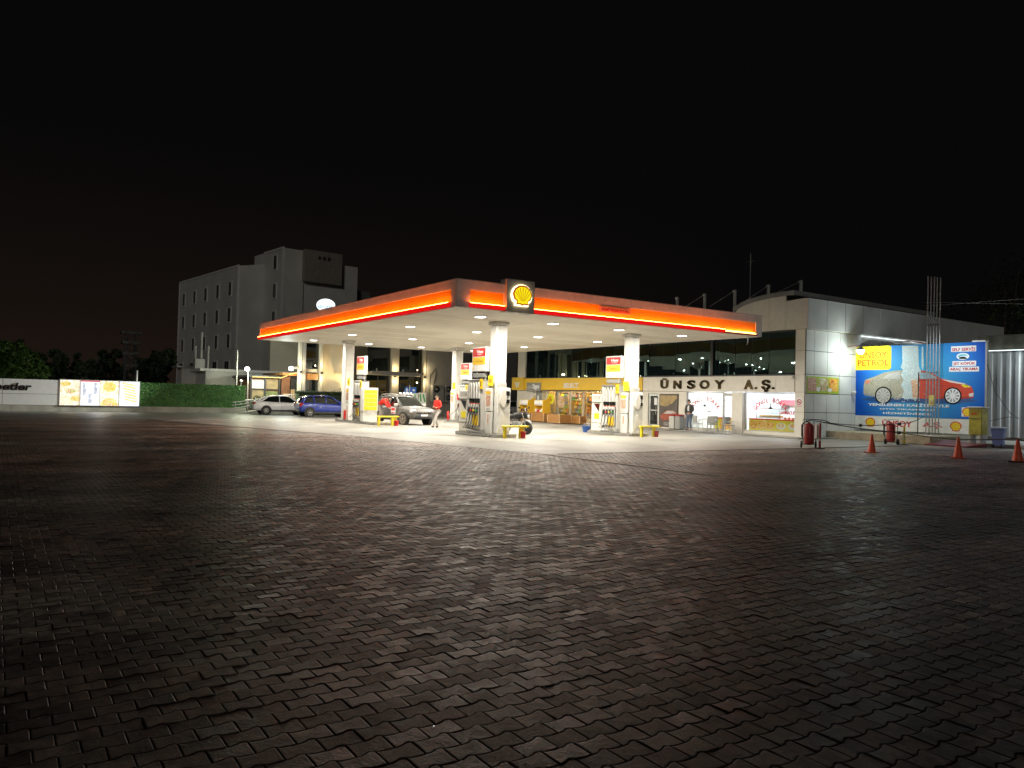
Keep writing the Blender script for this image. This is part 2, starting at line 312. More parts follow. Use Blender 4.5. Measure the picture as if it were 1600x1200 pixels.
    f = ma('MULTIPLY', ma('MULTIPLY', ma('MULTIPLY', stain.outputs[0], fm.outputs[0]), ma('MULTIPLY', om.outputs[0], tm.outputs[0])), edge.outputs[0])
    v = N.new('ShaderNodeVectorMath'); v.operation = 'SCALE'; L.new(cr.outputs[0], v.inputs[0]); L.new(f, v.inputs['Scale']); rp = N.new('ShaderNodeTexNoise'); rp.inputs['Scale'].default_value = .12; rp.inputs['Detail'].default_value = 4; L.new(g.outputs['Position'], rp.inputs['Vector'])
    rm = N.new('ShaderNodeMapRange'); rm.inputs[1].default_value = .47; rm.inputs[2].default_value = .60; L.new(rp.outputs[0], rm.inputs[0])
    mxr = N.new('ShaderNodeMix'); mxr.data_type = 'RGBA'; mxr.blend_type = 'MULTIPLY'; mxr.inputs[7].default_value = (1.1, .87, .82, 1); L.new(rm.outputs[0], mxr.inputs[0]); L.new(v.outputs[0], mxr.inputs[6]); L.new(mxr.outputs[2], b.inputs['Base Color']); b.inputs['Specular IOR Level'].default_value = .42
    ro = N.new('ShaderNodeMapRange'); ro.inputs[1].default_value = .25; ro.inputs[2].default_value = .75; ro.inputs[3].default_value = .38; ro.inputs[4].default_value = .66
    L.new(ma('ADD', ma('MULTIPLY', wnz.outputs[0], .35), ma('MULTIPLY', mid.outputs[0], .65)), ro.inputs[0]); L.new(ro.outputs[0], b.inputs['Roughness'])
    hgt = ma('ADD', ma('MULTIPLY', edge.outputs[0], eh), ma('ADD', ma('MULTIPLY', fine.outputs[0], .0035), ma('MULTIPLY', mid.outputs[0], .006)))
    bp = N.new('ShaderNodeBump'); bp.inputs['Strength'].default_value = bs; bp.inputs['Distance'].default_value = 1; L.new(hgt, bp.inputs['Height']); L.new(bp.outputs[0], b.inputs['Normal'])
    return m
MP = paver_mat('interlocking_pavers', .8, .002); MPF = paver_mat('interlocking_pavers_far', .35, .006)
m = MB(); m.box((-70, -60, -.3), (25, 60, -.012), MPF)
m.to('paving'); tag(bpy.data.objects['paving'], None, None, kind='structure')
m = MB(); s = 900; m.box((-s, -s, -.5), (s, s, -.32), mat('earth', (.05, .045, .035), .95, bump=.3, bscale=3)); tag(m.to('ground'), None, None, kind='structure')
F0 = [(-19.2, 14.05), (-19.2, 34.9), (-60, 60), (-60, 3), (-46.5, 7.2), (-34, 10.7), (-30.1, 12.1), (-24.2, 13.1)]
def inpoly(x, y, P):
    c = False
    for i in range(len(P)):
        (x0, y0), (x1, y1) = P[i-1], P[i]
        if (y0 > y) != (y1 > y) and x < (x1-x0)*(y-y0)/(y1-y0)+x0: c = not c
    return c
def near_pavers():
    """every paver of the yard up to 33 m as a real chamfered block"""
    V = []; F = []; r = random.Random(3); base = 0
    US = (np.array([0, .10, .22, .32, .44, .5, .60, .72, .82, .94, 1]), np.array([0, .14, .35, .5, .70, .85, 1]))
    for row in range(-2, 240):
        off = .5*(row % 2); offb = .5*((row-1) % 2)
        xm = -(row+.5)*PW
        for k in range(-26, 150):
            ym = (k+.5-off)*PL
            d = math.hypot(xm, ym)
            if d > 33 or d < 1.8: continue
            h = math.degrees(math.atan2(ym, -xm))
            if h < -7 or h > 71 or (ym > 6 and inpoly(xm, ym, F0)): continue
            far = d > 13; us = US[far]; K = len(us); K2 = 2*K
            uu = k-off+us; tb = row+PA*np.interp((uu+offb) % 1.0, WX, WY); tt = row+1+PA*np.interp(us, WX, WY)
            def ring(ins, z):
                y = np.clip(uu*PL, uu[0]*PL+ins, uu[-1]*PL-ins)
                return [(a, b_, z) for a, b_ in zip(-(tb*PW+ins), y)]+[(a, b_, z) for a, b_ in zip((-(tt*PW-ins))[::-1], y[::-1])]
            ta, tb_ = r.gauss(0, .011), r.gauss(0, .011); dz = r.gauss(0, .0012)
            rings = [ring(.0022, -.016), ring(.0062, -.0005)] if far else [ring(.0020, -.022), ring(.0020, -.0045), ring(.0062, -.0005)]
            vs = [p for q in rings for p in q]
            V += [(x, y, z+(dz+ta*(x-xm)+tb_*(y-ym))) for x, y, z in vs]
            for q in range(len(rings)-1):
                for i in range(K2): j = (i+1) % K2; F.append((base+q*K2+i, base+q*K2+j, base+q*K2+K2+j, base+q*K2+K2+i))
            t = base+(len(rings)-1)*K2
            for i in range(K-1): F.append((t+i, t+i+1, t+K2-2-i, t+K2-1-i))
            base += len(rings)*K2
    me = bpy.data.meshes.new('paver_blocks'); me.from_pydata(V, [], F); me.materials.append(MP); me.update()
    bm = bmesh.new(); bm.from_mesh(me); bmesh.ops.recalc_face_normals(bm, faces=bm.faces); bm.to_mesh(me); bm.free()
    o = bpy.data.objects.new('paving', me); COL.objects.link(o); tag(o, None, None, kind='structure')
near_pavers()
def grit():
    m = MB(); r = random.Random(5); mt = mat('pale_grit', (.75, .74, .70), .12, spec=1.0, coat=1)
    cl = [G(x, y) for x, y in ((740, 955), (770, 985), (800, 1010), (865, 1035), (700, 948), (820, 940), (900, 1000), (930, 1100), (860, 1130), (650, 900), (1000, 1050), (780, 1170), (1060, 900), (590, 1010))]
    for i in range(620):
        c = r.choice(cl); x, y = c.x+r.gauss(0, .30), c.y+r.gauss(0, .30); s = r.uniform(.0022, .0050)*(1.8 if r.random() < .08 else 1); z = .003
        vs = [(x+s*math.cos(a+r.random()), y+s*math.sin(a+r.random()), z) for a in (0, 1.6, 3.1, 4.7)]+[(x+r.uniform(-.3, .3)*s, y+r.uniform(-.3, .3)*s, z+s*r.uniform(.8, 1.6))]
        m.add(vs, [(0, 1, 4), (1, 2, 4), (2, 3, 4), (3, 0, 4)], mt)
    tag(m.to('grit'), 'tiny pale grit and glass splinters scattered over the near pavers', 'grit', kind='stuff')
grit()
# concrete forecourt with joints, asphalt lane by the hoarding, kerb strip, steps in front of the shop
MC = mat('forecourt_concrete', (.30, .285, .255), .5, var=.34, scale=.5, bump=.25, bscale=30)
N, L = nodes(MC); b_ = N['Principled BSDF']; g_ = N.new('ShaderNodeNewGeometry'); n_ = N.new('ShaderNodeTexNoise'); n_.inputs['Scale'].default_value = .55; n_.inputs['Detail'].default_value = 8; n_.inputs['Distortion'].default_value = .6; L.new(g_.outputs['Position'], n_.inputs['Vector'])
mr_ = N.new('ShaderNodeMapRange'); mr_.inputs[1].default_value = .52; mr_.inputs[2].default_value = .70; mr_.inputs[3].default_value = 1; mr_.inputs[4].default_value = .55; L.new(n_.outputs[0], mr_.inputs[0]); old = b_.inputs['Base Color'].links[0].from_socket
v_ = N.new('ShaderNodeVectorMath'); v_.operation = 'SCALE'; L.new(old, v_.inputs[0]); L.new(mr_.outputs[0], v_.inputs['Scale']); L.new(v_.outputs[0], b_.inputs['Base Color'])
F0 = [(-19.2, 14.05), (-19.2, 34.9), (-60, 60), (-60, 3), (-46.5, 7.2), (-34, 10.7), (-30.1, 12.1), (-24.2, 13.1)]
m = MB(); m.poly(lambda u, z, t=0: (u, z, t), F0, -.02, .004, MC); tag(m.to('forecourt'), None, None, kind='structure')
m = MB(); m.poly(lambda u, z, t=0: (u, z, t), [(-47, -30), (-47, 8.8), (-50.5, 14.5), (-52, 40), (-66, 40), (-66, -30)], -.018, .008, mat('asphalt', (.22, .215, .19), .5, var=.25, scale=.6, bump=.3, bscale=30)); tag(m.to('road'), None, None, kind='structure')
m = MB(); m.box((-19.0, 13.98, -.01), (-12.3, 14.14, .016), mat('pale_kerb', (.62, .57, .48), .6, var=.3, scale=5)); m.poly(lambda u, z, t=0: (u, z, t), [(-19.2, 14.6), (-19.05, 14.6), (-19.1, 34), (-19.2, 34)], -.01, .006, M['gap']); tag(m.to('kerb_strip'), None, None, kind='structure')
m = MB()
for x in np.arange(-58, -20, 4.7): m.box((x, 15, .0035), (x+.02, 34.4, .0055), M['conc'])
for y in np.arange(16.5, 34, 4.4): m.box((-58, y, .0035), (-19.3, y+.02, .0055), M['conc'])
tag(m.to('forecourt_joints'), None, None, kind='structure')
m = MB(); m.box((-51, 33.5, 0), (-24.2, 36.6, .06), MC, bev=.02); tag(m.to('pavement'), None, None, kind='structure')
m = MB(); m.box((-24.8, 36.7, 0), (-19.3, 41.5, .40), mat('platform_render', (.42, .36, .26), .85, var=.3, scale=3, bump=.3), bev=.02); 
tag(m.to('platform'), None, None, kind='structure'); m = MB(); m.box((-19.3, 38.4, .0), (-14, 43.6, .16), M['conc'], bev=.02); tag(m.to('kerb'), None, None, kind='structure')

# ================================================================== CANOPY
XL, XR, YF, YB, ZS, ZT = -49.9, -24.55, 13.9, 31.0, 5.0, 6.0
cn = T('fuel_canopy', 'large flat orange-lit fuel canopy with red light bars over the pumps', 'canopy', (-37, 22, 0))
m = MB(); nx, ny = 12, 4
m.box((XL+.1, YF+.1, ZS+.05), (XR-.1, YB-.1, ZT-.06), M['white']); m.to('roof_slab', cn, True)
m = MB(); xs = np.linspace(XL+.1, XR-.1, 27)
ys = np.linspace(YF+.1, YB-.1, 4); SF = [M['soffit'], mat('soffit_panel_aged', (.74, .69, .58), .55, var=.10, scale=.9), mat('soffit_panel_clean', (.83, .79, .68), .5, var=.05)]
for a, b in zip(xs[:-1], xs[1:]):
    for c, d in zip(ys[:-1], ys[1:]): m.box((a+.006, c+.006, ZS+rnd.uniform(0, .006)), (b-.006, d-.006, ZS+.048), SF[rnd.randrange(3)])
m.to('soffit', cn, True)
FF, FR, FB, FL = FS(YF), FE(XR), frame((0, YB, 0), (-1, 0, 0), (0, 1, 0)), frame((XL, 0, 0), (0, -1, 0), (-1, 0, 0))
LX0, LX1 = 15.97, 17.25
def fascia(F, a, b, ledge=.3, redge=.3, name='fascia'):
    m = MB(); W = M['white']
    m.rect(F, a, 5.66, b, ZT, -.10, 0, W); m.rect(F, a, ZS, a+ledge, 5.66, -.10, 0, W); m.rect(F, b-redge, ZS, b, 5.66, -.10, 0, W); m.rect(F, a, ZS-.005, b, ZS+.03, -.12, -.02, W)
    m.rect(F, a-.02, ZT, b+.02, ZT+.03, -.12, .02, M['lgrey'])
    fo = m.to(name, cn, True)
    m = MB(); n = max(1, round((b-a)/3.2)); us = np.linspace(a+ledge, b-redge, n+1)
    for p, q in zip(us[:-1], us[1:]): m.rect(F, p+.003, ZS+.03, q-.003, 5.66, -.10, -.05, M['fpanel'])
    m.to('yellow_panel', cn, True)
def lightbar(F, a, b, seg=3.05):
    n = max(1, round((b-a)/seg)); us = np.linspace(a, b, n+1)
    m = MB(); s_ = MB()
    for p, q in zip(us[:-1], us[1:]):
        prof = [(.0, 5.03), (.10, 5.01), (.15, 5.06), (.16, 5.12), (.12, 5.18), (.0, 5.19)]
        vs = []; fs = []
        for u in (p+.008, q-.008): vs += [F(u, z, t-.03) for t, z in prof]
        k = len(prof); fs = [(i, (i+1) % k, k+(i+1) % k, k+i) for i in range(k)]+[tuple(range(k)), tuple(range(2*k-1, k-1, -1))]
        m.add(vs, fs, M['L_bar'])
        s_.rect(F, p+.02, 5.172, q-.02, 5.186, .07, .12, M['L_orange'])
    m.to('light_bar', cn, True); s_.to('led_strip', cn, True)
fascia(FF, XL, XR, .05, .45); lightbar(FF, XL-.02, XR-.5)
fascia(FR, YF+.101, LX0, .45, .02); lightbar(FR, YF+.5, LX0-.03)
fascia(FR, LX1, YB-.101, .02, .35); lightbar(FR, LX1+.03, YB-2.75)
fascia(FB, -XR, -XL); fascia(FL, -YB+.101, -YF-.101)
m = MB(); m.rect(FR, YB-2.72, 5.08, YB-.5, 5.13, .02, .07, M['L_tube']); m.rect(FR, YB-2.65, 5.14, YB-.6, 5.15, .0, .05, M['L_orange']); m.rect(FR, YB-2.72, 5.0, YB-.45, 5.07, -.02, .1, M['red']); m.to('bare_tube', cn, True)
# square emblem box on the right fascia
m = MB(); m.rect(FR, LX0, 4.97, LX1, 6.22, -.3, .16, mat('brushed_sign_face', (.50, .48, .44), .5, .15)); bx = m.to('sign_box', cn, True)
m = MB(); m.poly(FR, [(16.61+.475*math.cos(R(a)), 5.62+.43*math.sin(R(a))) for a in range(-30, 211, 12)]+[(16.30, 5.33), (16.30, 5.215), (16.92, 5.215), (16.92, 5.33)], .17, .24, M['L_halo']); m.to('halo', cn, True)
m = MB(); shell_emblem(m, FR, (LX0+LX1)/2, 5.62, .435, .26, M['L_shellred'], M['L_shell'], .03); m.to('emblem', cn, True)
m = MB(); m.rect(FR, 20.7, 5.36, 22.4, 5.62, -.05, .015, mat('faded_plate', (.75, .38, .26), .5)); pl = m.to('height_plate', cn, True)
m = MB(); letters(m, FR, 'AZAMİ YÜKSEKLİK 4.40 m.', 20.76, 5.42, 22.34, 5.57, .015, .02, M['inkred'], .03); m.to('lettering', cn, True)
m = MB()
m.lathe([(.12, 0), (.12, .02)], M['white'], (-24.9, 30.4, 4.97), n=12)
m.tube([(-24.9, 30.4, 4.97), (-24.9, 30.4, 4.7), (-24.95, 30.4, 4.6)], .03, M['white']); m.to('rain_spout', cn, True)
CX, CY = (-28.35, -45.6), (18.2, 26.0)
for x in CX:
    for y in CY:
        m = MB(); m.box((x-.28, y-.28, .12), (x+.28, y+.28, 4.86), M['white'], bev=.05); m.box((x-.34, y-.34, 4.86), (x+.34, y+.34, 4.995), M['white'], bev=.02)
        for z in (1.55, 3.2): m.box((x-.283, y-.283, z), (x+.283, y+.283, z+.008), M['lgrey'])
        m.to('column', cn, True)
# speaker / camera bracket under the soffit edge
# 16 recessed square downlights
lx, ly = (-26.9, -33.3, -40.5, -46.8), (16.35, 20.05, 23.85, 27.95)
def downlight():
    t = T('canopy_light', '', 'ceiling light', (lx[0], ly[0], ZS), 0, 'square downlights recessed in the canopy soffit')
    m = MB(); m.box((-.21, -.21, -.03), (.21, .21, -.004), M['steel'], bev=.01); m.to('housing', t)
    m = MB(); m.box((-.165, -.165, -.042), (.165, .165, -.028), M['L_white']); m.to('lens', t)
    light('lamp', 'AREA', (0, 0, -.05), 1, (1, .93, .80), t, .32)
    return t
d0 = downlight(); dl_ = [c for c in KIDS(d0) if c.type == 'LIGHT'][0].data; dl_.energy = 355; dl_.spread = R(176)
for j, y in enumerate(ly):
    for i, x in enumerate(lx):
        o = d0 if i == j == 0 else copy_tree(d0, (x, y, ZS))
        o['label'] = 'white downlight, %s from the emblem side, %s row back from the orange front' % (ORD[i], ORD[j])
# ================================================================== PUMP ISLANDS
def island(x0, x1, yc, label):
    t = T('pump_island', label, 'kerb island', ((x0+x1)/2, yc, 0), 0, 'raised concrete islands under the pumps'); m = MB(); n = 10; out = []
    L, r = (x1-x0)/2, .68
    for s_, a0 in ((1, -90), (-1, 90)):
        for i in range(n+1): a = R(a0+180*i/n); out.append((s_*(L-r*.5)+math.cos(a)*r*.5, math.sin(a)*r))
    F = lambda u, z, t_=0: (u, z, t_)
    m.poly(F, out, 0, .14, M['conc']); m.to('kerb', t)
    m = MB(); m.poly(F, [(a*1.004+.006*np.sign(a), b*1.012) for a, b in out], .03, .13, M['steel']); m.poly(F, [(a*.99, b*.98) for a, b in out], .12, .150, M['conc']); m.to('steel_edging', t)
    return t
def nozzle(parent, x, col, lowmat):
    m = MB(); m.box((x-.045, -.33, .86), (x+.045, -.27, 1.12), M['dark'], bev=.015); m.box((x-.035, -.37, .93), (x+.035, -.30, 1.02), col, bev=.012)
    m.tube([(x, -.33, .88), (x+.01, -.36, .78)], .022, M['dark'], 6); m.tube([(x, -.33, 1.08), (x, -.37, 1.16), (x, -.35, 1.2)], .014, M['steel'], 6); n = m.to('nozzle', parent)
    m = MB(); m.box((x-.105, -.315, .32), (x+.085, -.262, .76), lowmat, bev=.01); m.to('holster_plate', parent)
    m = MB(); sx = .06*(1 if x > 0 else -1)
    m.tube([(x-.01, -.35, .78), (x-.08, -.40, .35), (x-.02+sx, -.52, .19), (x+.06+sx, -.46, .2), (x+.105, -.34, .5), (x+.105, -.30, 1.2), (x+.07, -.30, 2.15)], .012, M['black'], 6); m.to('hose', parent)
def dispenser(label, loc, number, hose_side=1):
    t = T('fuel_dispenser', label, 'fuel pump', loc, 0, 'fuel dispensers on the pump islands'); W = M['white']
    m = MB(); m.box((-.62, -.25, 0), (.62, .25, .12), M['steel'], bev=.02); m.box((-.60, -.24, .12), (-.46, .24, 2.3), M['lgrey'], bev=.02); m.box((.46, -.24, .12), (.62, .24, 2.3), M['lgrey'], bev=.02)
    m.box((-.46, -.18, .12), (.46, .18, 1.24), M['cream'], bev=.01); m.box((-.60, -.25, 2.24), (.62, .25, 2.33), M['steel'], bev=.02); m.to('cabinet', t)
    m = MB(); m.box((-.47, -.265, .30), (.47, -.235, 1.24), W, bev=.008); m.box((-.47, -.268, .30), (-.455, -.23, 1.24), M['black']); m.box((.47, -.27, .28), (.50, -.2, 1.26), M['black']); m.to('nozzle_board', t)
    for i, (c, lo) in enumerate(((M['dark'], W), (M['red'], W), (M['yel2'], M['yellow']), (M['green'], M['yellow']))): nozzle(t, -.34+.225*i, c, lo)
    m = MB()
    for i in range(4):
        x = -.34+.225*i
        m.poly(lambda u, z, q=0: (u, -.2-q, z), [(x-.09, 1.50), (x+.10, 1.50), (x+.08, 2.0), (x+.02, 2.22), (x-.05, 2.18), (x-.09, 1.9)], 0, .06, W)
    m.to('hose_cover', t)
    m = MB(); m.box((-.46, -.20, 1.24), (.46, .2, 1.30), M['cream']); m.box((-.44, -.22, 1.31), (-.06, -.19, 1.48), M['dglass']); m.box((.04, -.22, 1.31), (.42, -.19, 1.48), M['dglass']); m.box((-.46, .12, 1.3), (.46, .14, 2.24), M['lgrey'])
    for i in range(4): m.box((-.40+.22*i, -.225, 1.25), (-.28+.22*i, -.2, 1.30), M['orange'])
    m.to('display', t)
    m = MB(); m.tube([(-.52, -.1, 2.3), (-.75, -.12, 2.1), (-.86, -.2, 1.6)], .018, M['lgrey'], 6); m.tube([(.5, 0, 2.3), (.5, 0, 2.7)], .03, W, 6); m.tube([(-.2, 0, 2.3), (-.2, 0, 2.7)], .03, W, 6); m.box((-.40, -.10, 2.42), (.55, .06, 2.60), M['grey'], bev=.01); m.to('mast', t)
    m = MB(); m.box((-.45, -.13, 2.68), (.72, .07, 3.76), W, bev=.02); sg = m.to('price_sign', t)
    F = frame((0, -.13, 0), (1, 0, 0), (0, -1, 0)); m = MB(); m.rect(F, -.39, 3.34, .66, 3.70, 0, .006, M['red']); m.rect(F, -.39, 2.98, .66, 3.31, 0, .006, M['ochre']); m.disc(F, -.33, 2.82, .045, 0, .006, M['ochre'], 12)
    letters(m, F, 'V-Power', -.06, 3.48, .50, 3.62, .006, .010, M['inkwhite'], .04); letters(m, F, 'Kurşunsuz', .02, 3.40, .42, 3.45, .006, .010, M['inkwhite'], .02); letters(m, F, 'FuelSave', -.12, 3.08, .46, 3.21, .006, .010, mat('ochre_ink', (.45, .26, .01), .5, var=0), .01)
    m.to('lettering', sg)
    m = MB(); m.box((.50, -.30, 1.9), (.74, -.26, 2.34), M['yellow'], bev=.015); nsg = m.to('number_sign', t); m = MB(); F = frame((0, -.301, 0), (1, 0, 0), (0, -1, 0)); letters(m, F, number, .58, 2.03, .67, 2.22, 0, .006, M['ink'], .03); m.to('lettering', nsg)
    return t
def stand(label, loc, rz=0):
    t = T('poster_stand', label, 'poster stand', loc, rz, 'slim white poster stands beside the columns'); F = frame((0, -.05, 0), (1, 0, 0), (0, -1, 0))
    m = MB(); m.box((-.24, -.05, 0), (.24, .05, .92), M['white'], bev=.01); m.box((-.25, -.06, .95), (.25, .06, 1.95), M['white'], bev=.02); m.to('frame', t)
    m = MB(); m.rect(F, -.19, 1.68, .19, 1.82, .01, .016, M['ochre']); m.rect(F, -.17, 1.18, .17, 1.63, .01, .016, PIC['meat']); m.rect(F, -.15, 1.02, .15, 1.10, .01, .014, M['lgrey']); m.to('poster', t); m = MB(); m.rect(F, -.04, .45, .05, .82, 0, .006, PIC['meat']); m.to('sticker', t)
    m = MB(); m.rect(F, -.02, 2.05, .33, 2.50, -.01, .02, M['inkyel']); letters(m, F, 'ECE', .05, 2.2, .26, 2.35, .02, .024, M['inkbrown']); m.to('yellow_plate', t)
    return t
def pillar(label, loc):
    t = T('service_pillar', label, 'service pillar', loc, 0, 'white service pillars with a cream hand dryer shaped unit'); F = frame((.13, 0, 0), (0, 1, 0), (1, 0, 0))
    m = MB(); m.box((-.12, -.33, .0), (.13, .33, 1.98), M['white'], bev=.02); m.box((-.1, -.18, 1.98), (.0, .2, 2.2), M['lgrey'], bev=.01); m.to('cabinet', t)
    m = MB(); m.poly(F, [(0, .30), (.30, .04), (.0, 1.02), (-.30, .04)], 0, .012, M['cream']); m.poly(F, [(-.28, 1.28), (.02, 1.06), (.28, 1.28), (.0, 1.62)], 0, .010, M['lgrey']); m.to('diamond_panel', t)
    m = MB(); m.disc(F, -.10, 1.52, .15, 0, .12, M['cream'], 20, .36); m.to('oval_unit', t)
    m = MB(); m.rect(F, .10, 1.64, .27, 1.84, 0, .03, M['ink']); m.rect(F, .10, 1.32, .27, 1.48, 0, .03, M['ink']); m.disc(F, .18, 1.56, .05, 0, .02, M['grey'], 12); m.to('display', t)
    return t
def terminal(label, loc):
    t = T('payment_terminal', label, 'payment terminal', loc, 0, 'grey payment terminals on the islands'); F = frame((0, -.22, 0), (1, 0, 0), (0, -1, 0))
    m = MB(); m.box((-.40, -.22, 0), (.40, .22, 1.86), M['cream'], bev=.03); m.to('cabinet', t)
    m = MB(); m.rect(F, -.30, 1.60, .30, 1.78, 0, .01, M['lgrey']); m.rect(F, -.33, 1.44, .35, 1.47, 0, .03, M['dark']); m.poly(F, [(-.2, 1.38), (.26, 1.38), (.20, .98)], 0, .015, M['dglass']); m.to('screen', t)
    m = MB(); m.rect(F, -.14, .62, .22, .90, 0, .02, M['inkyel']); m.rect(F, -.38, .40, .38, .42, 0, .01, M['gap']); m.to('yellow_notice', t)
    return t
def guard(label, loc):
    t = T('yellow_guard', label, 'guard rail', loc, 0, 'yellow steel guards at the ends of the islands'); Y = M['yel2']
    m = MB(); m.box((-.09, -.62, .46), (.09, .72, .54), Y, bev=.02); m.box((-.45, .60, .46), (.09, .72, .54), Y, bev=.02); m.to('rail', t)
    for x, y in ((0, -.50), (0, .30), (-.38, .66)): m = MB(); m.box((x-.06, y-.06, 0), (x+.06, y+.06, .46), Y, bev=.01); m.to('leg', t)
    return t
def bucket(label, loc, c, name='bucket', group='red fire buckets hung at the guards'):
    t = T(name, label, 'bucket', loc, 0, group); m = MB(); m.lathe([(.11, 0), (.15, .28), (.16, .29), (.14, .28), (.10, .03)], c, n=16); m.to('body', t)
    m = MB(); m.tube([(.15, 0, .27), (.12, 0, .38), (0, 0, .43), (-.12, 0, .38), (-.15, 0, .27)], .008, M['steel'], 5); m.to('handle', t); return t
def bottle(label, loc, c):
    t = T('spray_bottle', label, 'bottle', loc); m = MB(); m.lathe([(.09, 0), (.10, .02), (.10, .26), (.05, .34), (.03, .36), (.03, .40)], c, n=14); m.to('body', t)
    m = MB(); m.lathe([(.102, .10), (.102, .20)], M['white'], n=14); m.to('label_band', t); m = MB(); m.lathe([(.035, .40), (.035, .47)], M['dark'], n=10); m.to('cap', t); return t
def extinguisher(label, loc, hgt=.5):
    t = T('fire_extinguisher', label, 'fire extinguisher', loc, 0, None); m = MB(); m.lathe([(.07, 0), (.085, .02), (.085, hgt*.78), (.05, hgt*.9), (.025, hgt*.95)], M['red'], n=14); m.to('cylinder', t)
    m = MB(); m.tube([(0, 0, hgt*.95), (0, 0, hgt), (.06, 0, hgt+.02)], .014, M['black'], 6); m.tube([(.03, 0, hgt*.97), (.12, 0, hgt*.7), (.10, 0, hgt*.3)], .012, M['black'], 6); m.to('hose', t); return t
PIC = dict(meat=picture('food_print_meat', [(.75, .6, .5), (.45, .12, .06), (.8, .55, .4), (.3, .06, .03), (.8, .7, .6)], 6), pastry=picture('food_print_pastry', [(.55, .10, .02), (.85, .35, .04), (.9, .62, .12), (.75, .25, .03), (.85, .75, .5)], 4.5),
 salad=picture('food_print_salad', [(.10, .25, .03), (.7, .6, .35), (.35, .12, .04), (.8, .75, .6), (.4, .5, .08)], 3.2), goods=picture('packaged_goods', [(.7, .1, .04), (.85, .7, .4), (.8, .75, .7), (.3, .15, .08), (.85, .5, .08)], 7, dist=.3, detail=1))
names = {(0, 0): ('front', 'nearest', '5'), (0, 1): ('right', 'second nearest', '3')}
for yc, where, num in ((18.2, 'front island nearest the viewer', '5'), (26.0, 'island in front of the shop', '3')):
    xc = -28.35
    island(-31.05, -27.5, yc, 'concrete pump island with steel edge, the '+where)
    dispenser('four-hose pump with tall price sign on the '+where, (-29.15, yc-.45, .15), num)
    terminal('beige payment terminal at the left of the '+where, (-30.2, yc-.40, .15))
    stand('white poster stand by the column on the '+where, (-28.33, yc-.42, .15))
    pillar('white diamond panel pillar at the '+where, (-27.93, yc, .15))
    guard('yellow guard at the right end of the '+where, (-27.15, yc+.15, 0))
bucket('red bucket under the yellow guard at the front island', (-27.12, 18.75, 0), M['red']); bottle('green bottle with white band at the left tip of the front island', (-30.85, 17.85, .15), M['green'])
bucket('dark red bucket under the yellow guard by the shop side island', (-27.12, 26.55, 0), M['dred']); b_ = bucket('blue bucket standing on the left tip of the island before the shop', (-31.6, 25.9, 0), M['blue'], group=None)
b_.scale = (1.6, 1.6, 1.15)
wh = 'far left island'
island(-46.1, -39.9, 18.2, 'concrete pump island with steel edge, the '+wh); dispenser('pump with yellow nozzles and price sign on the '+wh, (-42.4, 17.75, .15), '1'); stand('white poster stand with red extinguisher below on the '+wh, (-44.6, 17.85, .15)); guard('yellow tube guard at the right end of the '+wh, (-39.2, 18.0, 0))
bucket('red bucket under the yellow guard of the far left island', (-39.2, 18.55, 0), M['red']); extinguisher('red extinguisher under the poster stand on the far left island', (-44.55, 17.65, .15), .62)
t = T('display_rack', 'yellow shelf rack with white frame standing on the far left island', 'rack', (-41.3, 17.8, .15), R(90)); t.scale = (.78, .8, .94); m = MB(); m.box((-.55, -.25, 0), (.55, .25, .62), M['white'], bev=.02); m.box((-.58, -.28, .62), (.58, .22, 2.05), M['white'], bev=.02); m.to('cabinet', t)
m = MB()
for i in range(5): m.box((-.50, -.31, .70+.25*i), (.50, -.27, .92+.25*i), M['yel2'], bev=.008)
m.to('drawer_front', t)
wh = 'far back island'
island(-46.3, -42.2, 26.0, 'concrete pump island with steel edge, the '+wh); dispenser('pump half hidden behind the front island, on the '+wh, (-43.7, 25.55, .15), '2'); stand('white poster stand at the left of the '+wh, (-45.3, 25.55, .15)); extinguisher('red extinguisher standing at the left of the far back island', (-45.45, 25.3, .15), .62)
t = T('service_hose', 'grey service hose with red handle hanging behind the front terminal', 'hose', (-44.2, 25.3, .15)); m = MB(); m.tube([(0, 0, 1.5), (.1, 0, 1.1), (.05, -.1, .7), (-.4, -.2, .4), (-.9, -.2, .35)], .025, M['grey'], 7); m.to('tube', t); m = MB(); m.box((-.06, -.05, 1.35), (.06, .05, 1.75), M['red'], bev=.02); m.to('handle', t)

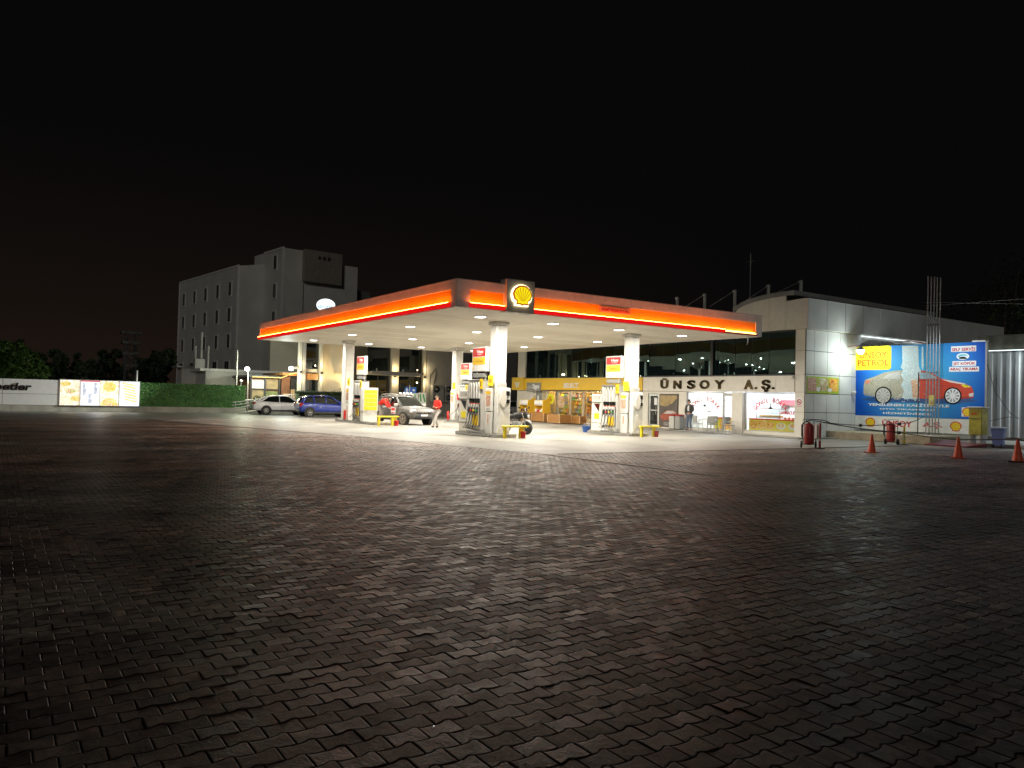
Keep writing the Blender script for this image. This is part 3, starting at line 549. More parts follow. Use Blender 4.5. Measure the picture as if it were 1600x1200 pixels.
# ================================================================== VEHICLES
def loft(mb, rings, mt, cap=True):
    n = len(rings[0]); vs = [p for r in rings for p in r]; fs = []
    for i in range(len(rings)-1):
        for k in range(n-1): fs.append((i*n+k, i*n+k+1, (i+1)*n+k+1, (i+1)*n+k))
    mb.add(vs, fs, mt, True)
    if cap: mb.add(rings[0], [tuple(range(n))], mt); mb.add(rings[-1], [tuple(range(n))[::-1]], mt)
def smooth_st(st, k=3):
    out = []
    for a, b in zip(st[:-1], st[1:]):
        for i in range(k): q = i/k; out.append(tuple(x+(y-x)*q for x, y in zip(a, b)))
    out.append(st[-1]); o2 = [out[0]]
    for i in range(1, len(out)-1): o2.append(tuple((out[i-1][j]+2*out[i][j]+out[i+1][j])/4 if j else out[i][0] for j in range(len(out[0]))))
    return o2+[out[-1]]
def car(name, label, loc, rz, P):
    t = T(name, label, 'car', loc, rz); B = P['paint']; wb = P['wb']; wr = P['wr']; W = P['w']
    m = MB(); rg = []
    for x, zl, zt, w_ in smooth_st(P['hull']):
        h = zt-zl; half = [(w_*.72, zl), (w_*.93, zl+.05), (w_*.985, zl+.30*h), (w_, zl+.55*h), (w_*.985, zl+.80*h), (w_*.93, zt-.02), (w_*.80, zt+.01), (w_*.4, zt+.03), (0, zt+.035)]
        rg.append([(x, y, z) for y, z in half]+[(x, -y, z) for y, z in half[-2::-1]])
    loft(m, rg, B); m.to('body', t)
    m = MB(); rg = []; cs = smooth_st(P['cabin'])
    def side(c, q, o=0.): x, zb, zt, w1, w2 = c; return w1+(w2-w1)*q+o, zb+(zt-zb)*q
    for c in cs:
        x, zb, zt, w1, w2 = c; half = [(w1, zb-.05), side(c, .33), side(c, .66), side(c, .92), (w2*.90, zt), (w2*.5, zt+.02), (0, zt+.03)]
        rg.append([(x, y, z) for y, z in half]+[(x, -y, z) for y, z in half[-2::-1]])
    loft(m, rg, M['dglass']); m.to('windows', t)
    m = MB(); hi = [c for c in cs if c[2] > P['roofz']]; rg = []
    for c in hi:
        x, zb, zt, w1, w2 = c; rg.append([(x, -w2-.012, zt-.06), (x, -w2*.91, zt+.008), (x, -w2*.5, zt+.03), (x, 0, zt+.04), (x, w2*.5, zt+.03), (x, w2*.91, zt+.008), (x, w2+.012, zt-.06)])
    loft(m, rg, B, False)
    for sg in (1, -1):
        for xa, xb, r_ in P['pillars']:          # (x at belt, x at roof, radius)
            def at(x, q):
                c = min(cs, key=lambda c: abs(c[0]-x)); y, z = side(c, q, .004); return (x, sg*y, z)
            m.tube([at(xa, 0.), at((xa*2+xb)/3, .33), at((xa+2*xb)/3, .66), at(xb, .95)], r_, B, 5)
        m.tube([(c[0], sg*(side(c, .95)[0]+.005), side(c, .95)[1]) for c in cs if c[2]-c[1] > .02], .022, B, 5)
    m.to('roof', t)
    m = MB()
    for sg in (1, -1):
        for x in P['seams']: m.tube([(x, sg*(W*.99+.001), .42), (x, sg*(W+.003), .75), (x, sg*(W*.975), P['belt']-.04)], .006, M['gap'], 4)
        m.box((-wb/2+wr+.06, sg*(W-.03), .26), (wb/2-wr-.06, sg*(W+.012), .38), P.get('sill', M['dark']), bev=.01)
    m.to('trim', t)
    for sg in (1, -1):
        for x in P['handles']: m = MB(); m.box((x-.09, sg*(W*.98), P['belt']-.17), (x+.09, sg*(W*.98+.035), P['belt']-.14), B, bev=.01); m.to('handle', t)
        mx_ = P['mirror']; m = MB(); m.box((mx_-.08, sg*(W-.02), P['belt']+.0), (mx_+.10, sg*(W+.19), P['belt']+.15), P.get('mir', B), bev=.03); m.to('mirror', t)
    xf, xr = P['hull'][-1][0], P['hull'][0][0]
    for sg in (1, -1):
        hx, hy, hz, dy, dz = P['head']; m = MB(); m.box((hx-.16, sg*(hy-dy), hz-dz), (hx+.06, sg*(hy+dy), hz+dz), M['lens'], bev=.05); m.to('headlight', t)
        hx, hy, hz, dy, dz = P['tail']; m = MB(); m.box((hx-.05, sg*(hy-dy), hz-dz), (hx+.26, sg*(hy+dy), hz+dz), M['tail'], bev=.04); m.to('taillight', t)
    zb_ = P['bz']; m = MB(); m.box((xf-.12, -.62, zb_-.14), (xf+.035, .62, zb_+.02), P.get('bump', M['dark']), bev=.05); m.box((xf-.2, -.55, zb_+.13), (xf+.012, .55, zb_+.24), M['dark'], bev=.03)
    for k in range(5): m.box((xf, -.44+.19*k, zb_+.15), (xf+.022, -.30+.19*k, zb_+.21), M['chrome'] if k != 9 else M['dark'], bev=.008)
    m.to('grille', t); m = MB(); m.box((xr-.035, -.66, zb_-.16), (xr+.15, .66, zb_), P.get('bump', M['dark']), bev=.05); m.to('rear_bumper', t)
    for x in (xf+.045, xr-.05):
        m = MB(); m.box((x-.01, -.26, zb_+.0), (x+.01, .26, zb_+.11), M['inkwhite'], bev=.004); m.box((x-.011, -.26, zb_+.0), (x+.0115, -.22, zb_+.11), M['blue']); m.to('number_plate', t)
    for sx in (1, -1):
        for sg in (1, -1):
            x, y = sx*wb/2+P.get('wo', 0), sg*(W-.10)
            m = MB(); m.lathe([(wr+.07, -.10), (wr+.07, .112)], M['black'], (x, y, wr+.02), 'y', 26) if sg > 0 else m.lathe([(wr+.07, .10), (wr+.07, -.112)], M['black'], (x, y, wr+.02), 'y', 26); m.to('wheel_arch', t)
            m = MB(); o = sg
            m.lathe([(wr*.62, -.09*o), (wr*.9, -.10*o), (wr, -.06*o), (wr, .07*o), (wr*.93, .12*o), (wr*.64, .125*o), (wr*.60, .06*o)], P.get('tyre', M['tyre']), (x, y, wr), 'y', 28); wl = m.to('wheel', t)
            m = MB(); m.lathe([(wr*.64, .05*o), (wr*.62, .118*o), (wr*.56, .112*o), (wr*.55, .06*o), (wr*.12, .05*o)], P['rim'], (x, y, wr), 'y', 28); m.lathe([(wr*.15, .06*o), (wr*.14, .12*o), (.01, .125*o)], P['rim'], (x, y, wr), 'y', 12)
            for k in range(P.get('sp', 5)):
                a = 2*math.pi*k/P.get('sp', 5)+.3; c, s_ = math.cos(a), math.sin(a); m.tube([(x+c*wr*.1, y+.112*o, wr+s_*wr*.1), (x+c*wr*.57, y+.108*o, wr+s_*wr*.57)], wr*.07, P['rim'], 5)
            m.to('rim', wl)
    return t
SUVP = dict(paint=M['pgrey'], wb=2.67, wr=.34, w=.90, belt=1.07, bz=.52, roofz=1.5, sill=M['dark'], rim=M['dustrim'], tyre=M['dtyre'], sp=5, mir=M['lgrey'],
 hull=[(-2.12, .50, .98, .72), (-2.03, .42, 1.06, .82), (-1.7, .36, 1.09, .89), (-1, .32, 1.08, .905), (0, .31, 1.07, .90), (.8, .31, 1.06, .90), (1.2, .32, 1.06, .90), (1.7, .36, 1.0, .87), (1.98, .38, .90, .80), (2.12, .42, .76, .70)],
 cabin=[(-2.02, 1.05, 1.10, .74, .72), (-1.80, 1.06, 1.50, .80, .64), (-1.4, 1.07, 1.62, .84, .66), (-.2, 1.07, 1.67, .84, .68), (.30, 1.06, 1.63, .84, .67), (1.02, 1.05, 1.09, .80, .74)],
 pillars=[(-1.92, -1.72, .06), (-1.15, -1.15, .05), (-.2, -.2, .045), (.98, .36, .045)], seams=(-1.1, -.18, .80), handles=(-.85, .08), mirror=.72, head=(2.0, .62, .80, .20, .10), tail=(-2.1, .74, .95, .08, .16))
v = car('parked_suv', 'dusty grey suv with roof lamps and red white door sticker between the pumps', (-41.7, 20.15, 0), R(8), SUVP)
v['label'] = 'dusty dark grey suv with white roof lamps and red and white door sticker'
m = MB()
for y in (-.45, -.2, .05, .30): m.lathe([(.05, -.04), (.085, .0), (.085, .04), (.02, .05)], M['lens'], (.33, y, 1.79), 'x', 12)
m.to('roof_lamp', v); m = MB()
for sg in (1, -1): m.tube([(-1.5, sg*.6, 1.66), (-1.3, sg*.6, 1.74), (.1, sg*.6, 1.76), (.3, sg*.6, 1.68)], .02, M['lgrey'], 6)
m.tube([(.28, -.6, 1.72), (.28, .6, 1.72)], .018, M['lgrey'], 6); m.to('roof_rack', v)
m = MB(); F = frame((0, -.905, 0), (1, 0, 0), (0, -1, 0)); m.rect(F, .12, .62, .56, .98, -.02, .012, M['inkwhite']); m.rect(F, .15, .80, .53, .95, .012, .015, M['red']); m.rect(F, .15, .65, .53, .70, .012, .015, M['red']); m.to('door_sticker', v)
HATCH = dict(paint=M['pblue'], wb=2.59, wr=.31, w=.86, belt=.97, bz=.48, roofz=1.35, rim=M['rim'], sp=5,
 hull=[(-2.0, .42, .90, .66), (-1.93, .34, 1.0, .80), (-1.5, .30, 1.02, .85), (-1, .28, 1.0, .865), (0, .27, .97, .86), (.8, .27, .94, .86), (1.2, .28, .93, .85), (1.7, .32, .86, .82), (1.92, .34, .76, .74), (2.04, .40, .64, .62)],
 cabin=[(-1.95, .98, 1.02, .70, .68), (-1.70, 1.0, 1.38, .76, .58), (-1.2, 1.0, 1.50, .80, .60), (-.2, .99, 1.53, .80, .62), (.30, .97, 1.47, .80, .60), (1.12, .93, .96, .76, .70)],
 pillars=[(-1.80, -1.55, .09), (-.95, -1.05, .05), (-.12, -.12, .045), (1.08, .38, .04)], seams=(-1.0, -.1, .86), handles=(-.8, .15), mirror=.80, head=(1.9, .60, .68, .18, .09), tail=(-1.98, .70, .85, .10, .15))
car('parked_hatchback', 'glossy dark blue hatchback parked beside the white sedan', (-54.0, 19.85, 0), R(86), HATCH)
SEDAN = dict(HATCH, paint=M['pwhite'], wb=2.60, w=.86, belt=.96, roofz=1.28, sp=9,
 hull=[(-2.25, .42, .90, .66), (-2.18, .34, .98, .80), (-1.7, .30, 1.0, .85), (-1, .26, .97, .865), (0, .25, .94, .86), (.8, .25, .92, .86), (1.2, .26, .90, .85), (1.8, .30, .80, .82), (2.1, .34, .68, .72), (2.2, .40, .60, .60)],
 cabin=[(-1.95, .98, 1.0, .70, .68), (-1.25, .99, 1.34, .76, .56), (-.7, .98, 1.43, .78, .58), (0, .96, 1.45, .78, .60), (.42, .94, 1.38, .78, .58), (1.25, .90, .93, .74, .68)],
 pillars=[(-1.85, -1.2, .06), (-.35, -.35, .04), (1.2, .46, .035)], seams=(-1.1, -.2, .86), handles=(-.85, .1), mirror=.85, head=(2.05, .60, .62, .18, .08), tail=(-2.22, .68, .84, .12, .09))
car('parked_sedan', 'white sedan parked with its tail towards the ramp rails', (-58.0, 18.0, 0), R(84), SEDAN)
car('parked_silver_car', 'silver car half hidden behind the front column and motorcycle', (-56.2, 38.0, 0), R(90), dict(SEDAN, paint=M['psil'])).pop('group', None)
# motorcycle
def motorcycle(loc, rz):
    t = T('parked_motorcycle', 'black and white motorcycle parked behind the front column', 'motorcycle', loc, rz)
    for x in (-.68, .70):
        m = MB(); m.lathe([(.24, -.05), (.30, -.055), (.31, 0), (.30, .055), (.24, .05), (.235, 0)], M['tyre'], (x, 0, .31), 'y', 26)
        wl = m.to('wheel', t); m = MB(); m.lathe([(.03, -.06), (.05, 0), (.03, .06)], M['steel'], (x, 0, .31), 'y', 12)
        for k in range(6): a = k*math.pi/3; m.tube([(x, 0, .31), (x+.24*math.cos(a), 0, .31+.24*math.sin(a))], .012, M['rim'], 5)
        m.to('rim', wl)
    m = MB(); m.tube([(.70, .07, .31), (.50, .07, .85), (.42, .06, 1.02)], .025, M['steel'], 7); m.tube([(.70, -.07, .31), (.50, -.07, .85), (.42, -.06, 1.02)], .025, M['steel'], 7); m.to('fork', t)
    m = MB(); m.tube([(.42, 0, .9), (.1, 0, .55), (-.25, 0, .45), (-.68, 0, .31)], .035, M['dark'], 7); m.tube([(.42, 0, .85), (-.1, 0, .72), (-.75, 0, .78)], .03, M['dark'], 7); m.to('frame', t)
    m = MB(); m.box((-.18, -.14, .32), (.22, .14, .60), M['grey'], bev=.05); m.to('engine', t)
    m = MB(); m.lathe([(.02, -.32), (.13, -.22), (.17, -.02), (.16, .16), (.06, .27)], M['black'], (.12, 0, .86), 'x', 16); m.to('tank', t)
    m = MB(); m.tube([(-.12, 0, .84), (-.35, 0, .80), (-.6, 0, .86), (-.85, 0, .93)], [.10, .13, .12, .05], M['black'], 10); m.to('saddle', t)
    m = MB(); m.poly(frame((0, .1, 0), (1, 0, 0), (0, 1, 0)), [(.45, .82), (.68, .74), (.78, .86), (.64, 1.04), (.50, 1.0)], -.18, -.02, M['black']); m.to('fairing', t)
    m = MB(); m.lathe([(.05, -.03), (.08, .0), (.07, .03), (.01, .045)], M['lens'], (.78, 0, .86), 'x', 14); m.to('headlight', t)
    m = MB(); m.tube([(.36, -.36, 1.06), (.45, -.2, 1.04), (.45, .2, 1.04), (.36, .36, 1.06)], .018, M['black'], 7); m.tube([(.45, .2, 1.04), (.5, .34, 1.25)], .008, M['black'], 5); m.tube([(.45, -.2, 1.04), (.5, -.34, 1.25)], .008, M['black'], 5)
    for y in (.34, -.34): m.box((.48, y-.07, 1.22), (.51, y+.07, 1.30), M['black'], bev=.01)
    m.to('handlebar', t)
    m = MB(); m.tube([(.1, -.16, .35), (-.3, -.18, .30), (-.85, -.2, .42)], .04, M['steel'], 8); m.to('exhaust', t)
    m = MB(); m.tube([(.45, 0, .60), (.6, 0, .67), (.75, 0, .66), (.95, 0, .56)], .05, M['pwhite'], 6); m.to('mudguard', t); m = MB(); m.box((-.98, -.08, .72), (-.90, .08, .82), M['tail'], bev=.02); m.to('taillight', t)
g_ = G(806, 676); motorcycle((-30.6, 20.75, 0), R(14))

# ================================================================== PEOPLE
def skin_mesh(name, chains, mt, parent=None, sub=2):
    """chains: list of [(point, radius)...]; identical points weld -> one continuous surface"""
    vs = []; rs = []; es = []; idx = {}
    def vid(p, r):
        k = tuple(round(c, 4) for c in p)
        if k not in idx: idx[k] = len(vs); vs.append(p); rs.append(r)
        return idx[k]
    for ch in chains:
        for a, b in zip(ch[:-1], ch[1:]): es.append((vid(*a), vid(*b)))
    me = bpy.data.meshes.new(name); me.from_pydata(vs, es, []); o = bpy.data.objects.new(name, me); COL.objects.link(o)
    sm = o.modifiers.new('Skin', 'SKIN'); sm.use_smooth_shade = True; sm.branch_smoothing = .3
    for i, r in enumerate(rs):
        s_ = me.skin_vertices[0].data[i]; s_.radius = r if isinstance(r, tuple) else (r, r); s_.use_root = i == 0
    ss = o.modifiers.new('Sub', 'SUBSURF'); ss.levels = sub; ss.render_levels = sub
    bpy.context.view_layer.update(); nm = bpy.data.meshes.new_from_object(o.evaluated_get(bpy.context.evaluated_depsgraph_get()))
    bpy.data.objects.remove(o); nm.name = name; nm.materials.clear(); nm.materials.append(mt)
    for p in nm.polygons: p.use_smooth = True; p.material_index = 0
    o = bpy.data.objects.new(name, nm); COL.objects.link(o)
    if parent: o.parent = parent
    return o
def person(label, loc, rz, J, jac, tro, yoke=None, hair=M['hair'], scale=1.):
    """J: joints in body space, +Y is forward"""
    V = {k: Vector(p) for k, p in J.items()}; S = lambda k, r: (tuple(V[k]), r)
    mid = lambda a, b, q: tuple(V[a].lerp(V[b], q))
    body = []
    body.append([S('pelvis', .13), S('belly', .12), S('chest', .14), S('neck', .062), S('chin', .068), S('head', .092), S('crown', .07)])
    for s_ in 'LR':
        body.append([S('chest', .14), S('sh'+s_, .07), S('el'+s_, .045), S('wr'+s_, .030), S('ha'+s_, .036)])
        h = V['ha'+s_]; d = (h-V['wr'+s_]).normalized(); side = d.cross(Vector((0, 0, 1)) if abs(d.z) < .8 else Vector((0, 1, 0))).normalized(); cur = side.cross(d)
        for k, (o, l) in enumerate(((-.03, .065), (-.01, .078), (.01, .072), (.028, .056))):
            body.append([(tuple(h), .036), (tuple(h+side*o+d*.035), .010), (tuple(h+side*o+d*(.035+l*.6)+cur*.012), .009), (tuple(h+side*o*1.1+d*(.035+l)+cur*.03), .008)])
        body.append([(tuple(h), .036), (tuple(h-side*.05+d*.0+cur*.01), .012), (tuple(h-side*.06+d*.05+cur*.02), .009)])
        body.append([S('pelvis', .13), S('hi'+s_, .10), S('kn'+s_, .062), S('an'+s_, .042), S('to'+s_, .035)])
    o = skin_mesh('person', body, M['skin']); o.location = loc; o.rotation_euler = (0, 0, rz); o.scale = (scale,)*3; tag(o, label, 'person')
    b = []
    b.append([S('pelvis', (.21, .15)), S('belly', (.205, .155)), S('chest', (.225, .165)), S('neck', .078)])
    for s_ in 'LR': b.append([S('chest', (.225, .165)), S('sh'+s_, .10), S('el'+s_, .078), (mid('el'+s_, 'wr'+s_, .9), .058)])
    skin_mesh('jacket', b, jac, o)
    b = []
    for s_ in 'LR': b.append([S('pelvis', (.165, .13)), S('hi'+s_, .115), S('kn'+s_, .08), (mid('kn'+s_, 'an'+s_, .9), .068)])
    skin_mesh('trousers', b, tro, o)
    for s_ in 'LR': skin_mesh('shoe', [[(tuple(V['an'+s_]-Vector((0, .03, .03))), .05), (tuple(V['an'+s_].lerp(V['to'+s_], .6)), .05), (tuple(V['to'+s_]), .04)]], M['black'], o, 1)
    hd = V['head']; f = (V['nose']-hd); f.z = 0; f.normalize(); u = Vector((0, 0, 1)); r_ = f.cross(u)
    if hair:
        skin_mesh('hair', [[(tuple(hd-f*.03+u*.045), .082), (tuple(hd-f*.05+u*.0), .068), (tuple(hd-f*.045-u*.05), .05)], [(tuple(hd-f*.03+u*.045), .082), (tuple(hd+f*.03+u*.06), .058)]], hair, o)
    m = MB(); P_ = lambda a, b_, c: tuple(hd+f*a+r_*b_+u*c)
    m.add([P_(.09, -.014, -.03), P_(.09, .014, -.03), P_(.125, 0, -.035), P_(.092, 0, .01)], [(0, 1, 2), (1, 3, 2), (3, 0, 2)], M['skin']); m.to('nose', o)
    for q in (-1, 1):
        m = MB(); m.lathe([(.004, -.008), (.012, 0), (.004, .008)], M['ink'], P_(.088, q*.032, .008), 'x', 8); m.to('eye', o)
        m = MB(); m.lathe([(.006, -.012), (.026, 0), (.006, .012)], M['skin'], P_(0, q*.098, -.01), 'x', 10); m.to('ear', o)
    m = MB(); m.add([P_(.090, -.026, -.062), P_(.095, 0, -.056), P_(.090, .026, -.062), P_(.094, 0, -.070)], [(0, 1, 2, 3)], M['inkred']); m.to('mouth', o)
    if yoke:
        b = [[S('shL', .091), (tuple(V['shL'].lerp(V['elL'], .3)), .082)], [S('shR', .091), (tuple(V['shR'].lerp(V['elR'], .3)), .082)]]
        for c in b: skin_mesh('shoulder_patch', [c], yoke, o, 1)
    return o
walk = dict(pelvis=(0, 0, .95), belly=(0, .0, 1.12), chest=(0, .0, 1.36), neck=(0, .01, 1.52), chin=(0, .03, 1.57), head=(0, .03, 1.65), crown=(0, .02, 1.70), nose=(0, .2, 1.65),
 shL=(-.19, 0, 1.42), elL=(-.27, -.04, 1.16), wrL=(-.16, .16, 1.08), haL=(-.10, .20, 1.09), shR=(.19, 0, 1.42), elR=(.27, -.05, 1.16), wrR=(.16, .15, 1.08), haR=(.10, .19, 1.10),
 hiL=(-.09, 0, .88), knL=(-.11, .20, .50), anL=(-.11, .30, .10), toL=(-.11, .46, .06), hiR=(.09, 0, .88), knR=(.10, .02, .48), anR=(.10, -.16, .08), toR=(.10, 0, .04))
person('person in red jacket with yellow shoulders and grey trousers walking in front of the suv', (-36.8, 19.8, 0), R(190), walk, M['jred'], M['tgrey'], M['jgold'], hair=mat('cropped_grey_hair', (.12, .10, .09), .8), scale=1.0)
lean = dict(walk, elL=(-.26, .02, 1.17), wrL=(-.12, .22, 1.04), haL=(-.05, .24, 1.02), elR=(.26, -.02, 1.16), wrR=(.22, .05, .90), haR=(.22, .08, .82), knL=(-.12, .08, .50), anL=(-.14, .04, .10), toL=(-.20, .20, .05), knR=(.12, .02, .50), anR=(.13, -.04, .10), toR=(.18, .12, .05))
q = person('person in dark open jacket and jeans standing against the shop wall', (-31.75, 33.75, .06), R(190), lean, M['jdark'], M['jeans'], scale=1.02)
V_ = lambda *a: Vector(a)
skin_mesh('shirt', [[((-.01, .085, 1.10), .075), ((0, .10, 1.30), .075), ((0, .06, 1.46), .05)]], M['shirt'], q)
bend = dict(walk, belly=(0, .12, 1.10), chest=(0, .36, 1.24), neck=(0, .50, 1.30), chin=(0, .56, 1.30), head=(0, .62, 1.33), crown=(0, .68, 1.35), nose=(0, .8, 1.33), shL=(-.19, .38, 1.28), elL=(-.24, .50, 1.0), wrL=(-.20, .66, .82), haL=(-.18, .72, .78), shR=(.19, .38, 1.28), elR=(.24, .48, 1.0), wrR=(.2, .64, .80), haR=(.18, .70, .76), knL=(-.12, .16, .5), anL=(-.12, .0, .09), toL=(-.12, .16, .04), knR=(.12, .14, .5), anR=(.12, -.05, .09), toR=(.12, .1, .04))
person('person in red jacket bending beside the suv behind the yellow rack', (-41.85, 18.68, .14), R(-40), bend, M['jred'], M['tgrey'], M['jgold'])
# ================================================================== SHOP BUILDING
YS, XE, XW0 = 34.87, -24.83, -51.4
F, E_ = FS(YS), FE(XE)
sb = T('shop_building', 'long low shop and restaurant building with panel cladding and dark upper glazing', 'building', (-38, 36, 0))
m = MB(); W = M['cream']
m.box((XW0, YS+.02, 0), (-50.35, YS+4, 3.2), W)                         # left end pier
m.box((XW0, YS+6, 0), (XE-.02, YS+6.3, 5.7), M['stucco2']); m.box((XW0, YS+.3, 0), (XW0+.2, YS+6, 5.7), M['stucco2'])
m.box((XW0, YS+.05, 3.27), (XE-.6, YS+6, 3.34), M['grey'])               # floor slab
m.box((-25.35, YS+.04, 0), (XE-.02, YS+.6, 5.68), M['gap'])
m.box((XE-.5, YS+.6, 0), (XE-.03, 55.4, 5.68), M['grey'])
m.box((XW0, YS+.02, .05), (XE-.6, YS+6, .062), mat('shop_floor_tiles', (.55, .52, .46), .25))
for x in (-36.85, -33.15): m.box((x-.06, YS+.2, .06), (x+.06, YS+6, 3.26), W)
m.box((XW0, YS+3.9, 5.6), (XE-.3, YS+6.2, 6.3), M['grey'])
m.to('wall', sb, True)
# piers and low walls of the ground floor
m = MB()
def pier(x0, x1, z0=0., z1=2.36, t=.0, mt=None): m.box((x0, YS-t, z0), (x1, YS+.30, z1), mt or W)
pier(-50.35, -49.2); m.to('pier', sb, True); m = MB(); pier(-37.6, -36.38); pier(-33.7, -33.1); pier(-29.5, -28.75, t=.12); pier(-36.38, -33.7, 2.22, 2.36); pier(-33.1, -29.5, .06, .18); pier(-28.75, -25.35, .06, .22); pier(-35.45, -35.38, .06, 2.22); pier(-35.38, -33.75, .06, .14)
m.to('pier', sb, True)
m = MB(); cladding(m, F, [-25.42, -24.84], [.05, 1.35, 2.40, 3.30, 4.57, 5.68], .0, .03, W); m.to('corner_pier', sb, True)
# sign bands
m = MB(); m.rect(F, -50.2, 2.39, -36.84, 3.27, -.2, .14, M['ochre']); m.rect(F, -50.2, 2.36, -36.84, 2.39, -.2, .1, M['gap'])
ob = m.to('ochre_sign_band', sb, True)
m = MB(); letters(m, F, 'SELECT', -45.1, 2.55, -43.35, 2.90, .14, .17, M['inkwhite'], .03); letters(m, F, 'shop', -45.1, 2.99, -44.4, 3.14, .14, .15, mat('pale_ochre', (.85, .6, .2), .5), .0); m.to('lettering', ob, True)
m = MB(); m.rect(F, -51.85, 2.36, -50.2, 3.36, -.3, .22, M['ochre']); cb = m.to('cup_sign', sb, True)
m = MB(); m.poly(F, [(-51.4, 2.98), (-51.33, 2.68), (-51.2, 2.56), (-50.95, 2.56), (-50.82, 2.68), (-50.75, 2.98)], .22, .24, mat('cream_ink', (.85, .78, .6), .5, var=0)); m.disc(F, -51.08, 3.17, .07, .22, .24, M['inkyel'], 10, .1); m.to('cup_emblem', cb, True)
m = MB(); m.rect(F, -49.75, 2.28, -47.9, 2.94, .12, .22, M['grey']); db = m.to('small_sign', sb, True)
m = MB(); letters(m, F, 'deli', -49.65, 2.45, -49.0, 2.76, .22, .225, M['lgrey'], .0); letters(m, F, '2go', -48.95, 2.38, -48.05, 2.84, .22, .235, M['inkwhite'], .05); m.to('lettering', db, True)
m = MB(); cladding(m, F, [-36.83, -36.3, -35.25, -34.2, -33.1, -32.0, -30.95, -29.85, -28.75, -27.7, -26.6, -25.42], [2.375, 3.27], .04, .07, W); m.to('cream_sign_band', sb, True)
CH = M['chrome']
for ch, a, b, z0, z1 in (('Ü', 1034, 1045.5, 2.53, 3.18), ('N', 1054, 1066, 2.53, 3.03), ('S', 1075.5, 1088, 2.52, 3.05), ('O', 1095, 1110, 2.52, 3.05), ('Y', 1118, 1133.5, 2.53, 3.04), ('A', 1164.5, 1178, 2.53, 3.04), ('.', 1181, 1184.5, 2.53, 2.65), ('Ş', 1191.5, 1205, 2.38, 3.05), ('.', 1208, 1211.5, 2.53, 2.65)):
    m = MB(); letters(m, F, ch, PY(a, 600, YS).x, z0, PY(b, 600, YS).x, z1, .07, .13, CH, .035); letters(m, F, ch, PY(a, 600, YS).x+.03, z0+.012, PY(b, 600, YS).x+.03, z1+.012, .072, .133, CH, .035); m.to('sign_letter', sb, True)
# upper glazing: big dark reflective panes, each very slightly out of plane
xs = [-51.4+1.155*i for i in range(22)]+[-25.5]
for i, (a, b) in enumerate(zip(xs[:-1], xs[1:])):
    if i < 1: continue
    for z0, z1 in ((3.34, 5.66),):
        e = rnd.gauss(0, .012); e2 = rnd.gauss(0, .010); e3 = rnd.gauss(0, .008)
        m = MB(); vs = []; n = 6
        for iz in range(n+1):
            for ix in range(n+1):
                u, q = ix/n, iz/n; t_ = e*u+e2*q+e3*math.sin(u*3.1)*2+.006*math.sin(q*5+i)
                vs.append(F(a+.012+(b-a-.024)*u, z0+(z1-z0)*q, -.06+t_))
        m.add(vs, [(iz*(n+1)+ix, iz*(n+1)+ix+1, (iz+1)*(n+1)+ix+1, (iz+1)*(n+1)+ix) for iz in range(n) for ix in range(n)], M['mirrorglass'], True); m.to('window', sb, True)
m = MB(); m.box((-51.0, YS-.02, 3.27), (-25.5, YS+.1, 3.34), M['dark']); m.box((-51.2, YS, 5.60), (-25.5, YS+.12, 5.69), M['dark']); m.to('glazing_rail', sb, True)
m = MB(); m.box((-51.35, YS-.01, 3.36), (-50.3, YS+.3, 5.69), W); m.to('upper_pier', sb, True); m = MB(); m.box((-31.2, YS-.05, 3.34), (-31.02, YS-.0, 5.6), M['dark']); m.to('mullion', sb, True)
# overhanging fascia with half-arch front and long side
FA, FB2 = FS(34.57), FE(-24.53)
def arch(x): return 6.80+.68*math.sqrt(max(0, 1-((x+25.6)/3.65)**2)) if x > -29.2 else 6.60
m = MB(); xs = [-51.3+2.4*i for i in range(9)]+[-29.7, -28.0, -26.9, -25.85, -24.54]
m.rect(FA, -51.3, 5.70, -24.56, 6.55, -.06, -.02, M['gap'])
for a, b in zip(xs[:-1], xs[1:]):
    n = 6; top = [(a+.008+(b-a-.016)*i/n, min(7.25 if b > -25.8 else 9, arch(a+(b-a)*i/n))) for i in range(n, -1, -1)]
    if b > -25: top = [(b-.002, 7.25), (a+.008, 7.20)]
    m.poly(FA, [(a+.008, 5.69), (b-.008, 5.69)]+top, -.04, .0, W)
m.to('front_fascia', sb, True)
m = MB(); ys = [34.575]+[34.57+1.64*i for i in range(1, 13)]+[55.7]
m.rect(FB2, 34.6, 5.72, 55.65, 7.2, -.08, -.04, M['gap'])
for a, b in zip(ys[:-1], ys[1:]): m.rect(FB2, a+.018, 5.69, b-.018, 7.25-.0, -.04, .0, M['panel'])
m.box((-24.83, 34.62, 5.69), (-24.60, 55.6, 5.70), W); m.box((-51.2, 34.63, 5.69), (-24.6, 34.86, 5.70), W); m.to('side_fascia', sb, True)
m = MB(); k = 14; pr = [(-29.35+4.0*i/k) for i in range(k+1)]
top = [(x, arch(max(x, -29.19))+.24) for x in pr]; bot = [(x, arch(max(x, -29.19))+.0) for x in pr[::-1]]
m.poly(FA, top+bot, -14, .06, M['grey']); m.box((-51.2, 34.7, 6.45), (-29.3, 50, 6.75), M['grey']); m.box((-25.4, 34.7, 6.9), (-24.6, 55.5, 7.18), M['grey']); m.to('roof', sb, True)
